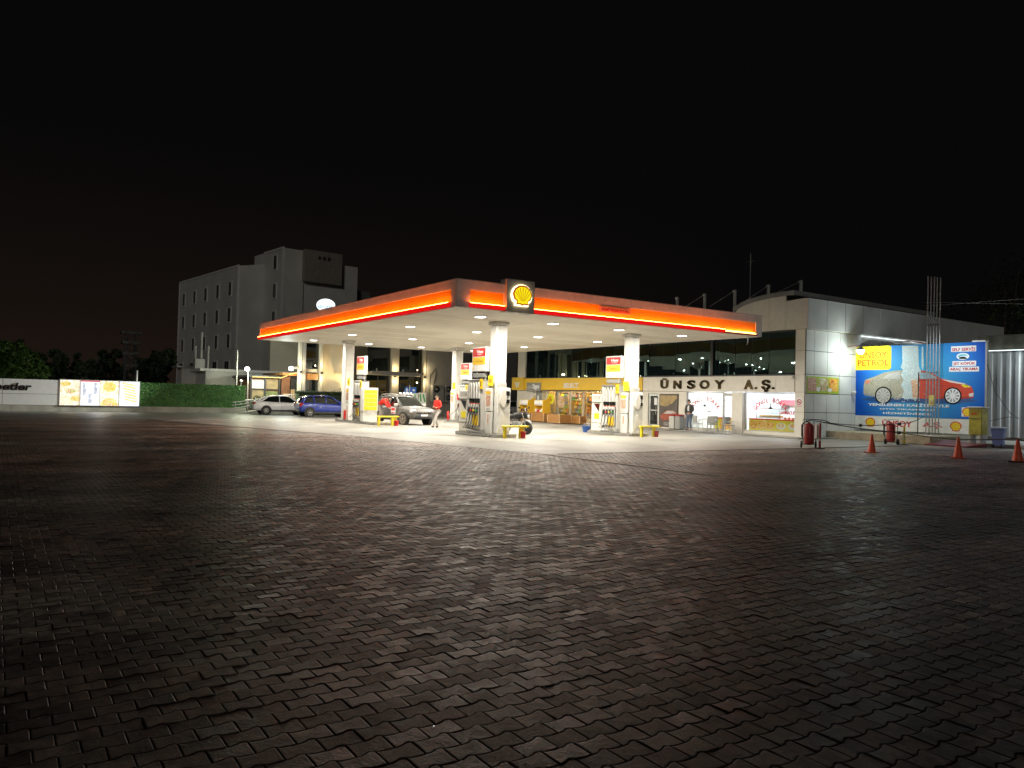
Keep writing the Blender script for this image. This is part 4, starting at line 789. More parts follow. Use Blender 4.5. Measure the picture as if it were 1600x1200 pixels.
# side wall cladding, louvre, led line
m = MB(); cladding(m, E_, [34.88, 35.57, 36.71, 37.82, 38.95, 40.1, 41.3, 42.5, 43.7, 44.9, 46.1], [.06, 1.35, 2.35, 3.34, 4.57, 5.68], .0, .03, M['panel'], .03); m.rect(E_, 46.1, .1, 55.4, 5.68, -.02, .03, M['grey']); m.to('side_wall', sb, True)
m = MB(); m.rect(E_, 39.8, 4.95, 46.0, 5.5, .03, .06, M['grey'])
for i in range(40): m.rect(E_, 39.85+.155*i, 4.95, 39.90+.155*i, 5.5, .06, .10, M['lgrey'])
m.to('louvre', sb, True)
m = MB(); m.rect(E_, 39.6, 5.60, 46.2, 5.64, .12, .16, M['L_led']); m.to('led_line', sb, True)
# ---- ground floor glazing
GL = glass('shop_glass', refl=.07)
def pane(x0, x1, z0, z1, name='shop_window'):
    m = MB(); m.box((x0, YS+.10, z0), (x0+.04, YS+.18, z1), M['lgrey']); m.box((x1-.04, YS+.10, z0), (x1, YS+.18, z1), M['lgrey']); m.box((x0+.04, YS+.10, z1-.05), (x1-.04, YS+.18, z1), M['lgrey']); m.box((x0+.04, YS+.10, z0), (x1-.04, YS+.18, z0+.05), M['lgrey']); o = m.to(name, sb, True)
    m = MB(); m.box((x0+.04, YS+.135, z0+.05), (x1-.04, YS+.145, z1-.05), GL); q = m.to('pane', o, False); 
    q.location = -sb.location if False else (0, 0, 0); inv = sb.matrix_basis.inverted()
    for v_ in q.data.vertices: v_.co = inv@v_.co
    return o
for a, b in ((-49.2, -47.6), (-47.6, -46.1), (-46.1, -44.6), (-44.6, -43.1), (-43.1, -41.4), (-41.4, -39.6), (-39.6, -37.6)): pane(a, b, .06, 2.36)
pane(-33.1, -30.3, .18, 2.36); pane(-28.75, -25.35, .22, 2.36)
m = MB(); m.box((-30.25, YS+.08, .06), (-30.18, YS+.16, 2.3), M['steel']); m.box((-29.57, YS+.08, .06), (-29.5, YS+.16, 2.3), M['steel']); m.box((-30.18, YS+.08, 2.12), (-29.57, YS+.16, 2.3), M['lgrey']); m.to('door_frame', sb, True)
m = MB(); x0 = -36.3; m.box((x0, YS+.02, .06), (x0+.12, YS+.1, 2.2), M['steel']); m.box((x0+.75, YS+.02, .06), (x0+.86, YS+.1, 2.2), M['steel']); m.box((x0+.12, YS+.02, 2.08), (x0+.75, YS+.1, 2.2), M['steel']); m.box((x0+.12, YS+.02, .06), (x0+.75, YS+.1, .26), M['steel']); m.box((x0+.12, YS+.06, .26), (x0+.75, YS+.08, 2.08), M['dglass']); dr = m.to('door', sb, True)
m = MB(); m.rect(F, x0+.44, 1.50, x0+.68, 1.96, -.05, -.045, M['inkwhite']); m.rect(F, x0+.14, 1.12, x0+.72, 1.2, -.05, -.045, M['lgrey']); m.box((x0+.66, YS-.04, .9), (x0+.69, YS-.01, 1.4), M['steel']); m.to('door_notice', sb, True)
# dark poster with a car
m = MB(); m.rect(F, -35.36, .16, -33.78, 2.2, -.02, .01, mat('poster_brown', (.105, .085, .07), .35, var=.25, scale=2)); po = m.to('window_poster', sb, True)
m = MB(); m.poly(F, [(-35.3, 1.5), (-35.3, 2.12), (-33.85, 2.12), (-33.85, 1.95), (-34.3, 1.6), (-34.8, 1.42)], .01, .013, mat('poster_moon', (.42, .30, .13), .35, var=.3, scale=4))
m.poly(F, [(-35.28, .82), (-35.0, 1.0), (-34.7, 1.18), (-34.2, 1.20), (-33.85, 1.05), (-33.85, .70), (-34.3, .60), (-35.1, .55)], .01, .014, mat('poster_car_red', (.40, .09, .05), .35, var=.4, scale=7))
m.poly(F, [(-34.95, .98), (-34.65, 1.15), (-34.2, 1.17), (-33.9, 1.04), (-34.4, .98)], .014, .017, M['lgrey']); letters(m, F, 'OTO YIKAMA', -34.95, .36, -34.15, .42, .012, .014, M['inkwhite'], .02); letters(m, F, 'YAĞLAMA', -34.95, .26, -34.2, .32, .012, .014, M['inkwhite'], .02)
m.to('poster_picture', sb, True)
# ---- convenience store interior
m = MB(); m.box((-49.1, YS+3.0, .06), (-37.2, YS+3.1, 3.2), mat('store_wall', (.72, .58, .36), .6)); m.box((-50.3, YS+.3, 3.2), (-37.0, YS+4, 3.26), M['white']); m.to('store_wall', sb, True)
m = MB()
for i in range(4): m.box((-48.4+2.9*i, YS+1.5, 3.14), (-46.8+2.9*i, YS+1.9, 3.19), M['L_white'])
m.to('ceiling_lamp', sb, True)
la_ = light('lamp', 'AREA', (-43.2, YS+.45, 3.1), 850, (1, .84, .56), None, .6); la_.data.shape = 'RECTANGLE'; la_.data.size = 11; la_.data.size_y = .5

cols = [M['red'], M['yel2'], M['white'], mat('pack_orange', (.8, .3, .05), .4, var=0), mat('pack_green', (.12, .4, .12), .4, var=0), M['wood2'], mat('pack_brown', (.3, .13, .07), .4, var=0), mat('pack_blue', (.1, .2, .5), .4, var=0)]
def shelf(x, label, wd=1.3, y=YS+.95, base=M['wood2'], rows=7, hot=None):
    t = T('display_shelf', label, 'shelf', (x, y, .06), 0, 'stocked shelves inside the shop windows')
    m = MB(); m.box((-wd/2, 0, 0), (wd/2, .38, .10), base)
    for i in range(rows+1): m.box((-wd/2, .02, .10+i*.29), (wd/2, .36, .125+i*.29), base)
    for s_ in (-wd/2, wd/2-.03): m.box((s_, 0, .1), (s_+.03, .38, .14+rows*.29), base)
    m.box((-wd/2, .36, .1), (wd/2, .38, .14+rows*.29), base); m.to('frame', t)
    for i in range(rows):
        m = MB(); u = -wd/2+.04; c = rnd.choice(cols)
        while u < wd/2-.12:
            w_ = rnd.uniform(.05, .14); h = rnd.uniform(.12, .23)
            if rnd.random() < .45: c = hot if hot and rnd.random() < .6 else rnd.choice(cols)
            if rnd.random() < .93: m.box((u, .02, .126+i*.29), (u+w_-.01, .2, .126+i*.29+h), c, bev=.01)
            u += w_
        m.to('product_row', t)
    return t
shelf(-46.6, 'shelf of wrapped sweets behind the round yellow sticker', 1.3); shelf(-44.9, 'narrow stocked shelf behind the grey door frame of the shop', 1.2); shelf(-43.0, 'tall shelf with rows of snacks in the middle of the shop', 1.5, hot=cols[3]); shelf(-41.2, 'shelf with yellow and red packs left of the second island', 1.2, hot=cols[1]); shelf(-39.4, 'pale shelf of bread seen past the second column', 1.6, base=M['wood2'], hot=M['wood2'])
for (x0, x1, z0, z1, mt) in ((-48.3, -47.5, .3, 2.3, 'wood2'),): m = MB(); m.box((x0, YS+.9, z0), (x1, YS+.95, z1), M[mt]); m.to('wood_panel', sb, True)
m = MB(); m.disc(F, -46.95, 1.72, .42, -.08, -.06, mat('bright_yellow', (.88, .85, .02), .4, var=0), 28, .40); st = m.to('round_sticker', sb, True)
m = MB(); letters(m, F, '%', -47.15, 1.55, -46.78, 1.9, -.06, -.05, M['inkbrown'], .03); m.to('lettering', sb, True)
m = MB(); m.rect(F, -48.95, 1.2, -48.1, 2.3, -.08, -.06, M['grey']); m.rect(F, -48.65, 1.55, -48.45, 1.95, -.06, -.05, M['inkwhite']); m.to('grey_door_panel', sb, True)
for i, (a, b, z0, z1, c) in enumerate(((-46.1, -45.3, 1.1, 1.9, 'goods'), (-41.9, -40.9, 1.5, 2.25, 'pastry'), (-41.9, -40.9, .75, 1.4, 'meat'), (-40.6, -40.0, 1.3, 2.0, 'goods'))): m = MB(); m.rect(F, a, z0, b, z1, -.095, -.085, PIC[c]); m.to('window_poster', sb, True)
m = MB(); m.rect(F, -38.9, .2, -37.7, 1.35, -.1, -.08, M['wood2']); m.rect(F, -38.9, 1.36, -37.7, 2.1, -.1, -.08, PIC['meat']); m.to('window_poster', sb, True)
# crates and produce stands on the pavement
def crate(px, y, w_, h, label, dp=.7):
    p = PY(px, 655, y); t = T('wooden_crate', label, 'crate', (p.x, y, .06), 0, 'wooden crates standing before the shop'); m = MB()
    for i in range(max(2, round(h/.15))): q = h/max(2, round(h/.15)); m.box((-w_/2, -dp/2, i*q+.004), (w_/2, dp/2, (i+1)*q-.004), M['wood'], bev=.006)
    m.to('planks', t); m = MB()
    for sx in (-1, 1):
        for sy in (-1, 1): m.box((sx*(w_/2+.012)-.03, sy*(dp/2+.008)-.02, 0), (sx*(w_/2+.012)+.03, sy*(dp/2+.008)+.02, h+.01), M['wood2'])
    m.to('corner_post', t); return t
crate(874, 32.7, 1.35, .58, 'low wooden crate standing alone before the shop door', 1.0); crate(846, 33.2, 1.5, .60, 'wooden crate under the right produce stand', .7); crate(824, 33.2, 1.5, .62, 'wooden crate under the left produce stand beside the building corner', .7); crate(902, 33.6, 1.3, .52, 'wooden crate half hidden behind the second island', .6)
def produce(px, y, label):
    p = PY(px, 640, y); t = T('produce_stand', label, 'display stand', (p.x, y, .66), 0, 'orange produce stands on crates'); m = MB()
    O = M['ochre']; m.box((-.62, -.25, 0), (-.56, .3, .95), O); m.poly(frame((.60, 0, 0), (0, 1, 0), (1, 0, 0)), [(-.34, -.5), (.34, -.5), (.34, 1.18), (-.34, .85)], -.03, .03, O); m.box((-.6, .22, 0), (.6, .28, .95), O); m.box((-.6, -.28, .0), (.6, .25, .06), M['wood']); m.box((-.6, -.2, .55), (.6, .25, .59), M['white']); m.to('frame', t)
    m = MB(); m.box((-.55, -.26, .62), (.5, -.22, .92), M['white'], bev=.01); m.to('price_card', t)
    for i in range(6): m = MB(); u = -.5+.18*i; m.box((u, -.22, .07), (u+.14, .0, .07+rnd.uniform(.12, .34)), rnd.choice([M['black'], M['white'], cols[6], M['dark'], cols[0]]), bev=.02); m.to('product', t)
    return t
produce(846, 33.4, 'orange stand of packed goods with white price card, right one'); produce(823, 33.4, 'orange stand of packed goods with white price card, at the building corner')
# ---- restaurant interior
m = MB(); wt = mat('white_tile_wall', (.80, .84, .90), .3, var=.04); m.box((-33.0, YS+3.4, .06), (-25.5, YS+3.5, 3.2), wt); m.box((-33.05, YS+.3, 3.1), (-25.4, YS+4, 3.2), M['white']); m.to('restaurant_wall', sb, True)
m = MB()
for x in (-32, -30, -28, -26.2): m.box((x-.6, YS+1.4, 3.05), (x+.4, YS+1.7, 3.095), M['L_white'])
m.to('ceiling_lamp', sb, True)
for x in (-31.6, -27.2): a_ = light('lamp', 'AREA', (x, YS+1.7, 3.0), 200, (.86, .92, 1), None, 2.2)
m = MB(); arc_letters(m, F, 'GÖNÜL BÖREK', -31.72, .62, 1.22, 140, 40, .24, .30, -.08, -.125, M['inkred']); m.poly(F, [(-31.78, 1.52), (-31.66, 1.52), (-31.70, 1.66), (-31.70, 1.80), (-31.74, 1.80), (-31.74, 1.66)], -.13, -.125, M['ink']); m.disc(F, -31.72, 1.53, .14, -.13, -.125, M['ink'], 14, .045); m.rect(F, -31.55, 1.18, -31.2, 1.24, -.13, -.125, M['lgrey']); m.to('window_lettering', sb, True)
m = MB(); arc_letters(m, F, 'GÖNÜL BÖREK', -27.05, .60, 1.24, 138, 42, .24, .30, -.08, -.125, M['inkred']); m.poly(F, [(-27.1, 1.50), (-26.98, 1.50), (-27.02, 1.64), (-27.02, 1.78), (-27.06, 1.78), (-27.06, 1.64)], -.13, -.125, M['ink']); m.disc(F, -27.04, 1.51, .14, -.13, -.125, M['ink'], 14, .045)
letters(m, F, 'LAHMACUN', -26.45, 1.20, -25.45, 1.38, -.13, -.125, M['inkred'], .05); m.to('window_lettering', sb, True)
pk = mat('pink_sign', (.75, .18, .22), .4, var=0)
m = MB(); m.box((-28.7, YS+3.2, 1.7), (-27.6, YS+3.38, 2.0), pk); m.box((-28.7, YS+3.2, 1.4), (-28.3, YS+3.38, 1.62), M['grey']); m.to('wall_sign', sb, True)
ct = T('food_counter', 'yellow restaurant counter with food pictures and glass case behind the right window', 'counter', (-27.0, YS+.75, .06)); Fc = frame((0, -.351, 0), (1, 0, 0), (0, -1, 0))
m = MB(); m.box((-1.7, -.35, 0), (1.62, .35, .80), M['yel2'], bev=.02); m.box((-1.72, -.38, .80), (1.64, .36, .86), M['red'], bev=.01); m.to('base', ct)
m = MB()
for i in range(3): m.rect(Fc, -1.62+.55*i, .30, -1.12+.55*i, .72, 0, .006, PIC['pastry'])
for u in (.45, 1.2): m.disc(Fc, u, .5, .30, 0, .006, M['white'], 20, .18); m.disc(Fc, u, .53, .2, .006, .01, PIC['pastry'], 14, .12)
m.to('food_picture', ct)
m = MB(); m.tube([(-1.3, -.2, .86), (-1.3, -.2, 1.42), (.25, -.2, 1.42), (.25, -.2, .86)], .02, M['dred'], 6); m.box((-1.28, -.19, .9), (.23, -.18, 1.4), GL); m.box((-1.25, -.15, .9), (.2, .3, .95), M['white']); m.box((-1.2, -.1, .96), (.15, .25, 1.06), PIC['pastry'], bev=.02); m.box((-1.2, .0, 1.18), (.15, .3, 1.2), M['steel']); m.to('glass_case', ct)
for i in range(5): m = MB(); m.lathe([(.02, 0), (.09, .02), (.08, .09), (.02, .14)], cols[3 if i % 2 else 5], (.45+.24*i, .0, .86), n=10); m.to('bread_loaf', ct)
ct2 = T('side_counter', 'low yellow and red counter with pastry picture inside the left restaurant window', 'counter', (-31.0, YS+1.3, .06)); m = MB(); m.box((-.8, -.3, 0), (.9, .3, .74), M['yel2'], bev=.02); m.box((-.82, -.32, .74), (.92, .32, .82), M['red'], bev=.01); m.to('base', ct2)
m = MB(); m.rect(frame((0, -.301, 0), (1, 0, 0), (0, -1, 0)), -.3, .15, .7, .62, 0, .006, PIC['pastry']); m.to('food_picture', ct2)
def chair(label, x, y, rz, c=M['grey']):
    t = T('cafe_chair', label, 'chair', (x, y, .06), rz, 'light cafe chairs at the restaurant windows'); m = MB(); m.box((-.22, -.22, .42), (.22, .22, .46), c, bev=.02); m.to('seat', t)
    m = MB(); m.box((-.22, .19, .50), (.22, .225, .90), c, bev=.02); m.to('backrest', t)
    for sx in (-1, 1):
        for sy in (-1, 1): m = MB(); m.tube([(sx*.19, sy*.19, .43), (sx*.23, sy*.24, 0)], .014, M['steel'], 6); m.to('leg', t)
        m = MB(); m.tube([(sx*.2, .2, .5), (sx*.24, .05, .66), (sx*.22, -.18, .64), (sx*.2, -.2, .44)], .013, M['steel'], 6); m.to('armrest', t)
    return t
chair('grey cafe chair right beside the standing person', -31.1, 33.75, R(170)); chair('grey cafe chair on the right of the small outdoor table', -29.95, 33.7, R(200)); chair('pale cafe chair behind the outdoor table', -30.6, 34.45, R(10)); chair('grey chair turned sideways in the restaurant doorway', -29.1, 34.15, R(80)); chair('dark chair beside the doorway at the window edge', -28.8, 33.75, R(120), M['grey'])
def table(label, x, y):
    t = T('cafe_table', label, 'table', (x, y, .06), 0, 'small cafe tables'); m = MB(); m.box((-.35, -.35, .70), (.35, .35, .74), M['white'], bev=.015); m.to('tabletop', t); m = MB(); m.tube([(0, 0, .03), (0, 0, .70)], .03, M['steel'], 8); m.to('leg', t); m = MB(); m.box((-.22, -.22, 0), (.22, .22, .03), M['steel'], bev=.01); m.to('foot', t); return t
table('small white table between the two grey outdoor chairs', -30.5, 33.9); table('small white table inside the left restaurant window', -32.2, YS+1.2)
t = T('litter_bin', 'grey twin litter bin with red lids standing by the car poster', 'bin', (-33.3, 34.3, .06)); 
for i, x in enumerate((-.24, .24)): m = MB(); m.box((x-.21, -.2, .03), (x+.21, .2, .80), (M['lgrey'], M['grey'])[i], bev=.03); m.to('body', t); m = MB(); m.box((x-.22, -.22, .80), (x+.22, .22, .92), M['dred'], bev=.03); m.to('lid', t)
m = MB(); m.box((-.42, -.18, 0), (.42, .18, .03), M['black']); m.to('base', t)
# no smoking plate, food signs, cctv
m = MB(); m.rect(F, -25.35, 1.62, -24.92, 2.10, .03, .045, M['inkwhite']); m.disc(F, -25.13, 1.88, .15, .045, .05, M['inkred'], 24); m.disc(F, -25.13, 1.88, .11, .05, .053, M['inkwhite'], 24); m.poly(F, [(-25.23, 1.96), (-25.20, 1.99), (-25.03, 1.80), (-25.06, 1.77)], .053, .056, M['inkred']); m.rect(F, -25.22, 1.865, -25.04, 1.895, .053, .055, M['ink']); m.rect(F, -25.3, 1.65, -24.97, 1.68, .045, .048, M['inkred'])
tag(m.to('no_smoking_sign'), 'white no smoking sign on the corner pier', 'sign')
m = MB(); m.rect(E_, 34.95, 2.36, 37.72, 3.24, .035, .06, mat('lime_board', (.40, .55, .04), .4)); fs_ = m.to('food_sign'); tag(fs_, 'lime green board with three food photos on the side wall', 'sign')
for i, (a, b) in enumerate(((35.0, 35.75), (35.95, 36.75), (36.85, 37.62))): m = MB(); m.rect(E_, a, 2.5 if i else 2.46, b, 3.16, .06, .068, PIC[('meat', 'salad', 'pastry')[i]]); m.to('food_photo', fs_)
m = MB(); m.disc(E_, 35.9, 2.58, .17, .068, .074, M['white'], 16, .13); m.disc(E_, 36.9, 2.55, .17, .068, .074, M['white'], 16, .12); m.to('plate_picture', fs_)
t = T('cctv_camera', 'small white camera on the corner below the dark upper glazing', 'camera', (-25.45, 34.8, 3.2)); m = MB(); m.tube([(0, 0, 0), (0, -.14, -.02)], .025, M['dark'], 8); m.to('bracket', t); m = MB(); m.box((-.16, -.22, -.1), (.05, -.12, -.02), M['white'], bev=.02); m.to('housing', t)
t = T('dome_camera', 'white dome camera on the side wall left of the billboard', 'camera', (-24.79, 38.9, 2.5)); m = MB(); m.tube([(0, 0, 0), (.16, 0, .04)], .03, M['white'], 8); m.to('bracket', t); m = MB(); m.lathe([(.01, -.1), (.08, -.05), (.1, .03), (.05, .07)], M['white'], (.18, 0, 0), n=14); m.to('dome', t)
# roof posts with stays, antenna
tops = ((1058, 464, 477), (1101, 459, 474), (1148, 453, 471), (1200.5, 445, 462), (1251, 438, 461)); YP = 36.2
for i, (px, pt, pb) in enumerate(tops):
    a, b = PY(px, pt, YP), PY(px, pb, YP); z0 = 6.6 if i < 3 else (arch(b.x)+.2)
    t = T('roof_post', 'short grey post on the shop roof, %s from the right corner, holding a stay cable' % ORD[4-i], 'post', (b.x, YP, min(z0, b.z)), 0, 'grey posts along the shop roof'); z0 = min(z0, b.z)
    m = MB(); m.box((-.055, -.08, -.2), (.055, .08, a.z-z0), M['lgrey'], bev=.01); m.to('post', t); m = MB(); m.box((-.16, -.05, a.z-z0-.12), (-.05, .05, a.z-z0-.02), M['lgrey'], bev=.01); m.to('bracket', t)
    if i: 
        e = PY(tops[i-1][0]+8, tops[i-1][2]+5, YP) if i < 4 else PY(1182, 473, YP)
        m = MB(); m.tube([(-.1, 0, a.z-z0-.08), (e.x-b.x, 0, e.z-z0)], .014, M['lgrey'], 5); m.to('stay_cable', t)
a = PY(1173, 396, 40); t = T('antenna_mast', 'thin dark antenna mast rising behind the shop roof', 'antenna', (a.x, 40, 6.5)); m = MB(); m.tube([(0, 0, 0), (0, 0, a.z-6.5)], .03, M['grey'], 6); m.to('mast', t); m = MB(); m.tube([(-.3, 0, a.z-7), (.3, 0, a.z-7)], .015, M['grey'], 5); m.to('crossbar', t)
# ================================================================== BILLBOARD AND WASH CORNER
YBB = 39.3; FBB = FS(YBB)
def Z7(x, y): p = PY(1320+x/6.4, 520+y/6.4, YBB); return (p.x, p.z)
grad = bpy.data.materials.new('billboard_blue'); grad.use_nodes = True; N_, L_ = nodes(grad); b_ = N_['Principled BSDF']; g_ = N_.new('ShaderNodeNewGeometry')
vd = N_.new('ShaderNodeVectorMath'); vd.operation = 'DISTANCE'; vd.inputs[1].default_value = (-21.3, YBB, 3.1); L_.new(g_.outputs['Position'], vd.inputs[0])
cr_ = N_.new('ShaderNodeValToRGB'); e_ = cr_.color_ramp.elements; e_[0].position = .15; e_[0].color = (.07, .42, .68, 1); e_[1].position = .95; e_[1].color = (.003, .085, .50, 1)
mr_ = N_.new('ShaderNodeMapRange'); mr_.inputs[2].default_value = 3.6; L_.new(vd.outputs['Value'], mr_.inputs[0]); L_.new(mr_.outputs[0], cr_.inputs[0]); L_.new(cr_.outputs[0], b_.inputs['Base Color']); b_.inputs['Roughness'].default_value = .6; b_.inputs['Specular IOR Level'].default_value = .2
bb = T('billboard', 'large blue billboard of a half washed red car with yellow name plate', 'billboard', (-21.5, YBB, .4))
x0, x1 = -24.78, -18.11; H = .14
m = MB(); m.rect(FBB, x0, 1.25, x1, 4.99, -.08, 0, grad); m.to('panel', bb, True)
m = MB(); m.rect(FBB, x1, .2, x1+.09, 5.06, -.1, .02, M['grey']); m.rect(FBB, x1-.6, 4.99, x1+.1, 5.06, -.08, .02, M['white']); 
for x in (-24.5, -22.3, -20.1, -18.3): m.box((x-.04, YBB+.1, .2), (x+.04, YBB+.18, 4.9), M['steel'])
m.to('frame', bb, True)
def P7(mb, pts, t0, t1, mt): return mb.poly(FBB, [Z7(*p) for p in pts], t0, t1, mt)
def R7(mb, s_, a, b, c, d, t, mt, bold=.05):
    u0, z1 = Z7(a, b); u1, z0 = Z7(c, d); return letters(mb, FBB, s_, u0, z0, u1, z1, t, t+.004, mt, bold)
dirty = picture('dusty_body_print', [(.30, .28, .21), (.46, .43, .34), (.25, .23, .17)], 9); redp = mat('red_body_print', (.62, .045, .02), .35, var=.12, scale=3); splash = picture('water_splash_print', [(.30, .55, .68), (.62, .74, .76), (.40, .50, .50), (.80, .86, .86), (.25, .50, .66)], 10, detail=6)
m = MB(); P7(m, [(150, 660), (300, 690), (700, 700), (1100, 710), (1330, 680), (1200, 650), (300, 640)], 0, .003, mat('soft_car_ground_print', (.01, .07, .24), .4, var=0))
rear = [(187, 610), (190, 520), (205, 470), (300, 438), (390, 398), (500, 378), (600, 372), (600, 655), (480, 652), (420, 650), (300, 640), (200, 625)]
P7(m, rear, .003, .006, dirty)
P7(m, [(590, 372), (720, 374), (800, 380), (880, 405), (960, 455), (1080, 480), (1200, 505), (1270, 540), (1292, 600), (1285, 652), (1170, 662), (960, 662), (590, 655)], .003, .006, redp)
P7(m, [(380, 456), (430, 415), (500, 392), (555, 388), (555, 462)], .006, .008, M['lgrey']); P7(m, [(750, 395), (840, 400), (930, 455), (750, 462)], .006, .008, mat('print_glass', (.25, .42, .50), .3, var=.2))
P7(m, [(205, 480), (260, 475), (245, 505), (205, 508)], .006, .008, mat('print_tail', (.65, .2, .12), .4, var=0)); P7(m, [(1160, 520), (1215, 515), (1262, 545), (1200, 548)], .006, .008, M['inkyel']); P7(m, [(1240, 610), (1290, 600), (1285, 635), (1245, 640)], .006, .008, M['white'])
P7(m, [(960, 462), (1080, 482), (1200, 507), (1262, 538), (1180, 515), (1060, 496)], .006, .008, M['white']); P7(m, [(187, 600), (300, 625), (300, 640), (200, 627)], .006, .008, M['grey']); P7(m, [(960, 640), (1285, 640), (1280, 655), (960, 662)], .006, .008, M['dred'])
P7(m, [(575, 130), (735, 130), (742, 330), (765, 395), (735, 440), (752, 520), (732, 600), (750, 655), (700, 668), (640, 660), (600, 668), (575, 640), (592, 580), (560, 520), (588, 470), (560, 420), (585, 370), (560, 345), (578, 300)], .008, .010, splash); P7(m, [(665, 470), (745, 470), (745, 655), (680, 650)], .010, .012, picture('splash_on_red_print', [(.75, .5, .3), (.62, .2, .06), (.8, .7, .55), (.7, .25, .05)], 12))
P7(m, [(770, 140), (785, 140), (790, 330), (780, 370), (768, 330)], .003, .005, splash)
r8 = random.Random(8)
for _ in range(90): a_, b2 = r8.gauss(640, 75), r8.uniform(340, 700); c_ = Z7(a_, b2); m.disc(FBB, c_[0], c_[1], r8.uniform(.008, .03), .012, .0135, M['inkwhite'], 6)
P7(m, [(470, 640), (520, 640), (560, 665), (500, 668)], .007, .009, M['grey']); P7(m, [(300, 470), (540, 468), (540, 473), (300, 476)], .006, .008, M['grey']); P7(m, [(760, 520), (1150, 530), (1150, 534), (760, 525)], .006, .008, M['dred']); P7(m, [(870, 470), (876, 470), (890, 650), (884, 650)], .006, .008, M['dred']); P7(m, [(450, 470), (455, 470), (470, 640), (464, 640)], .006, .008, M['grey'])
m.to('car_picture', bb, True)
for cx_, cz_, rr in ((385, 626, 76), (1080, 630, 80)):
    c = Z7(cx_, cz_); r = abs(Z7(cx_+rr, cz_)[0]-c[0]); m = MB(); m.disc(FBB, c[0], c[1], r*1.12, .008, .011, M['ink'], 28); m.disc(FBB, c[0], c[1], r*.93, .011, .013, M['inkwhite'] if cx_ > 500 else M['lgrey'], 28)
    for k in range(10): a = k*.628; m.poly(FBB, [(c[0]+math.cos(a+o)*r*q, c[1]+math.sin(a+o)*r*q) for o, q in ((-.07, .35), (-.17, .82), (.17, .82), (.07, .35))], .013, .015, M['grey'])
    m.to('wheel_picture', bb, True)
m = MB(); u0, z1 = Z7(105, 142); u1, z0 = Z7(462, 368)
m.poly(FBB, [(u0+.1, z0), (u1-.1, z0), (u1, z0+.1), (u1, z1-.1), (u1-.1, z1), (u0+.1, z1), (u0, z1-.1), (u0, z0+.1)], .0, .006, M['inkyel']); m.to('name_plate', bb, True)
m = MB(); R7(m, 'UNSOY', 150, 196, 422, 250, .006, M['inkbrown'], .02); R7(m, 'PETROL', 130, 274, 440, 328, .006, M['inkbrown'], .02); m.to('lettering', bb, True)
m = MB(); R7(m, 'YENİLENEN KALİTESİYLE', 235, 696, 1046, 748, .012, M['inkwhite'], .03); R7(m, 'OTO YIKAMAMIZ', 350, 752, 905, 782, .012, M['inkwhite'], .03); R7(m, 'HİZMETİNİZDE', 385, 786, 860, 826, .012, M['inkwhite'], .03); m.to('lettering', bb, True)
m = MB()
for s_, a, b, c, d in (('SELF SERVİS', 1072, 140, 1306, 180), ('JET KÖPÜK', 1085, 288, 1305, 326), ('ARAÇ YIKAMA', 1052, 346, 1334, 382)):
    u0, z1 = Z7(a-8, b-4); u1, z0 = Z7(c+8, d+4); m.rect(FBB, u0, z0, u1, z1, 0, .004, M['inkwhite']); R7(m, s_, a, b+4, c, d-2, .004, M['inkred'], .03)
c = Z7(1180, 236); m.disc(FBB, c[0], c[1], .30, 0, .004, M['inkwhite'], 26, .17); m.disc(FBB, c[0], c[1]-.0, .22, .004, .006, mat('print_cyan', (.10, .5, .65), .4, var=.2), 24, .11); m.disc(FBB, c[0]+.04, c[1]-.04, .17, .006, .008, M['inkwhite'], 20, .07)
P7(m, [(1140, 262), (1160, 240), (1200, 238), (1230, 262)], .008, .010, M['ink']); m.to('wash_emblem', bb, True)
m = MB(); u0, z1 = Z7(1170, 745); u1, z0 = Z7(1282, 842); m.rect(FBB, u0, z0, u1, z1, 0, .005, M['inkwhite']); u2, z2 = Z7(1398, 748); _, z3 = Z7(1395, 790); m.rect(FBB, u1, z3, u2, z2, 0, .004, M['inkyel']); m.to('corner_patch', bb, True)
YM = mat('emblem_yellow_print', (.88, .68, .01), .4, var=0); RM = mat('emblem_red_print', (.62, .06, .01), .4, var=0)
m = MB(); shell_emblem(m, FBB, (u0+u1)/2, (z0+z1)/2, .25, .005, RM, YM, .004, .80); m.to('emblem', bb, True)
bn = T('name_banner', 'white banner with red lettering between two yellow emblems below the billboard', 'banner', (-21.5, YBB-.02, .4))
FB3 = FS(YBB-.03); m = MB(); m.rect(FB3, -24.78, .50, -18.3, 1.235, -.03, 0, M['white']); m.to('panel', bn, True)
for a in (258, 1113): c = Z7(a, 895 if a < 500 else 937); m = MB(); shell_emblem(m, FB3, c[0], c[1], .28, 0, RM, YM, .004, .80); m.to('emblem', bn, True)
m = MB(); u0, z1 = Z7(378, 862); u1, z0 = Z7(676, 948); letters(m, FB3, 'ÜNSOY', u0, z0, u1, z1, 0, .004, M['inkred'], .03); u0, z1 = Z7(782, 890); u1, z0 = Z7(980, 962); letters(m, FB3, 'A.Ş.', u0, z0, u1, z1, 0, .004, M['inkred'], .03); m.to('lettering', bn, True)
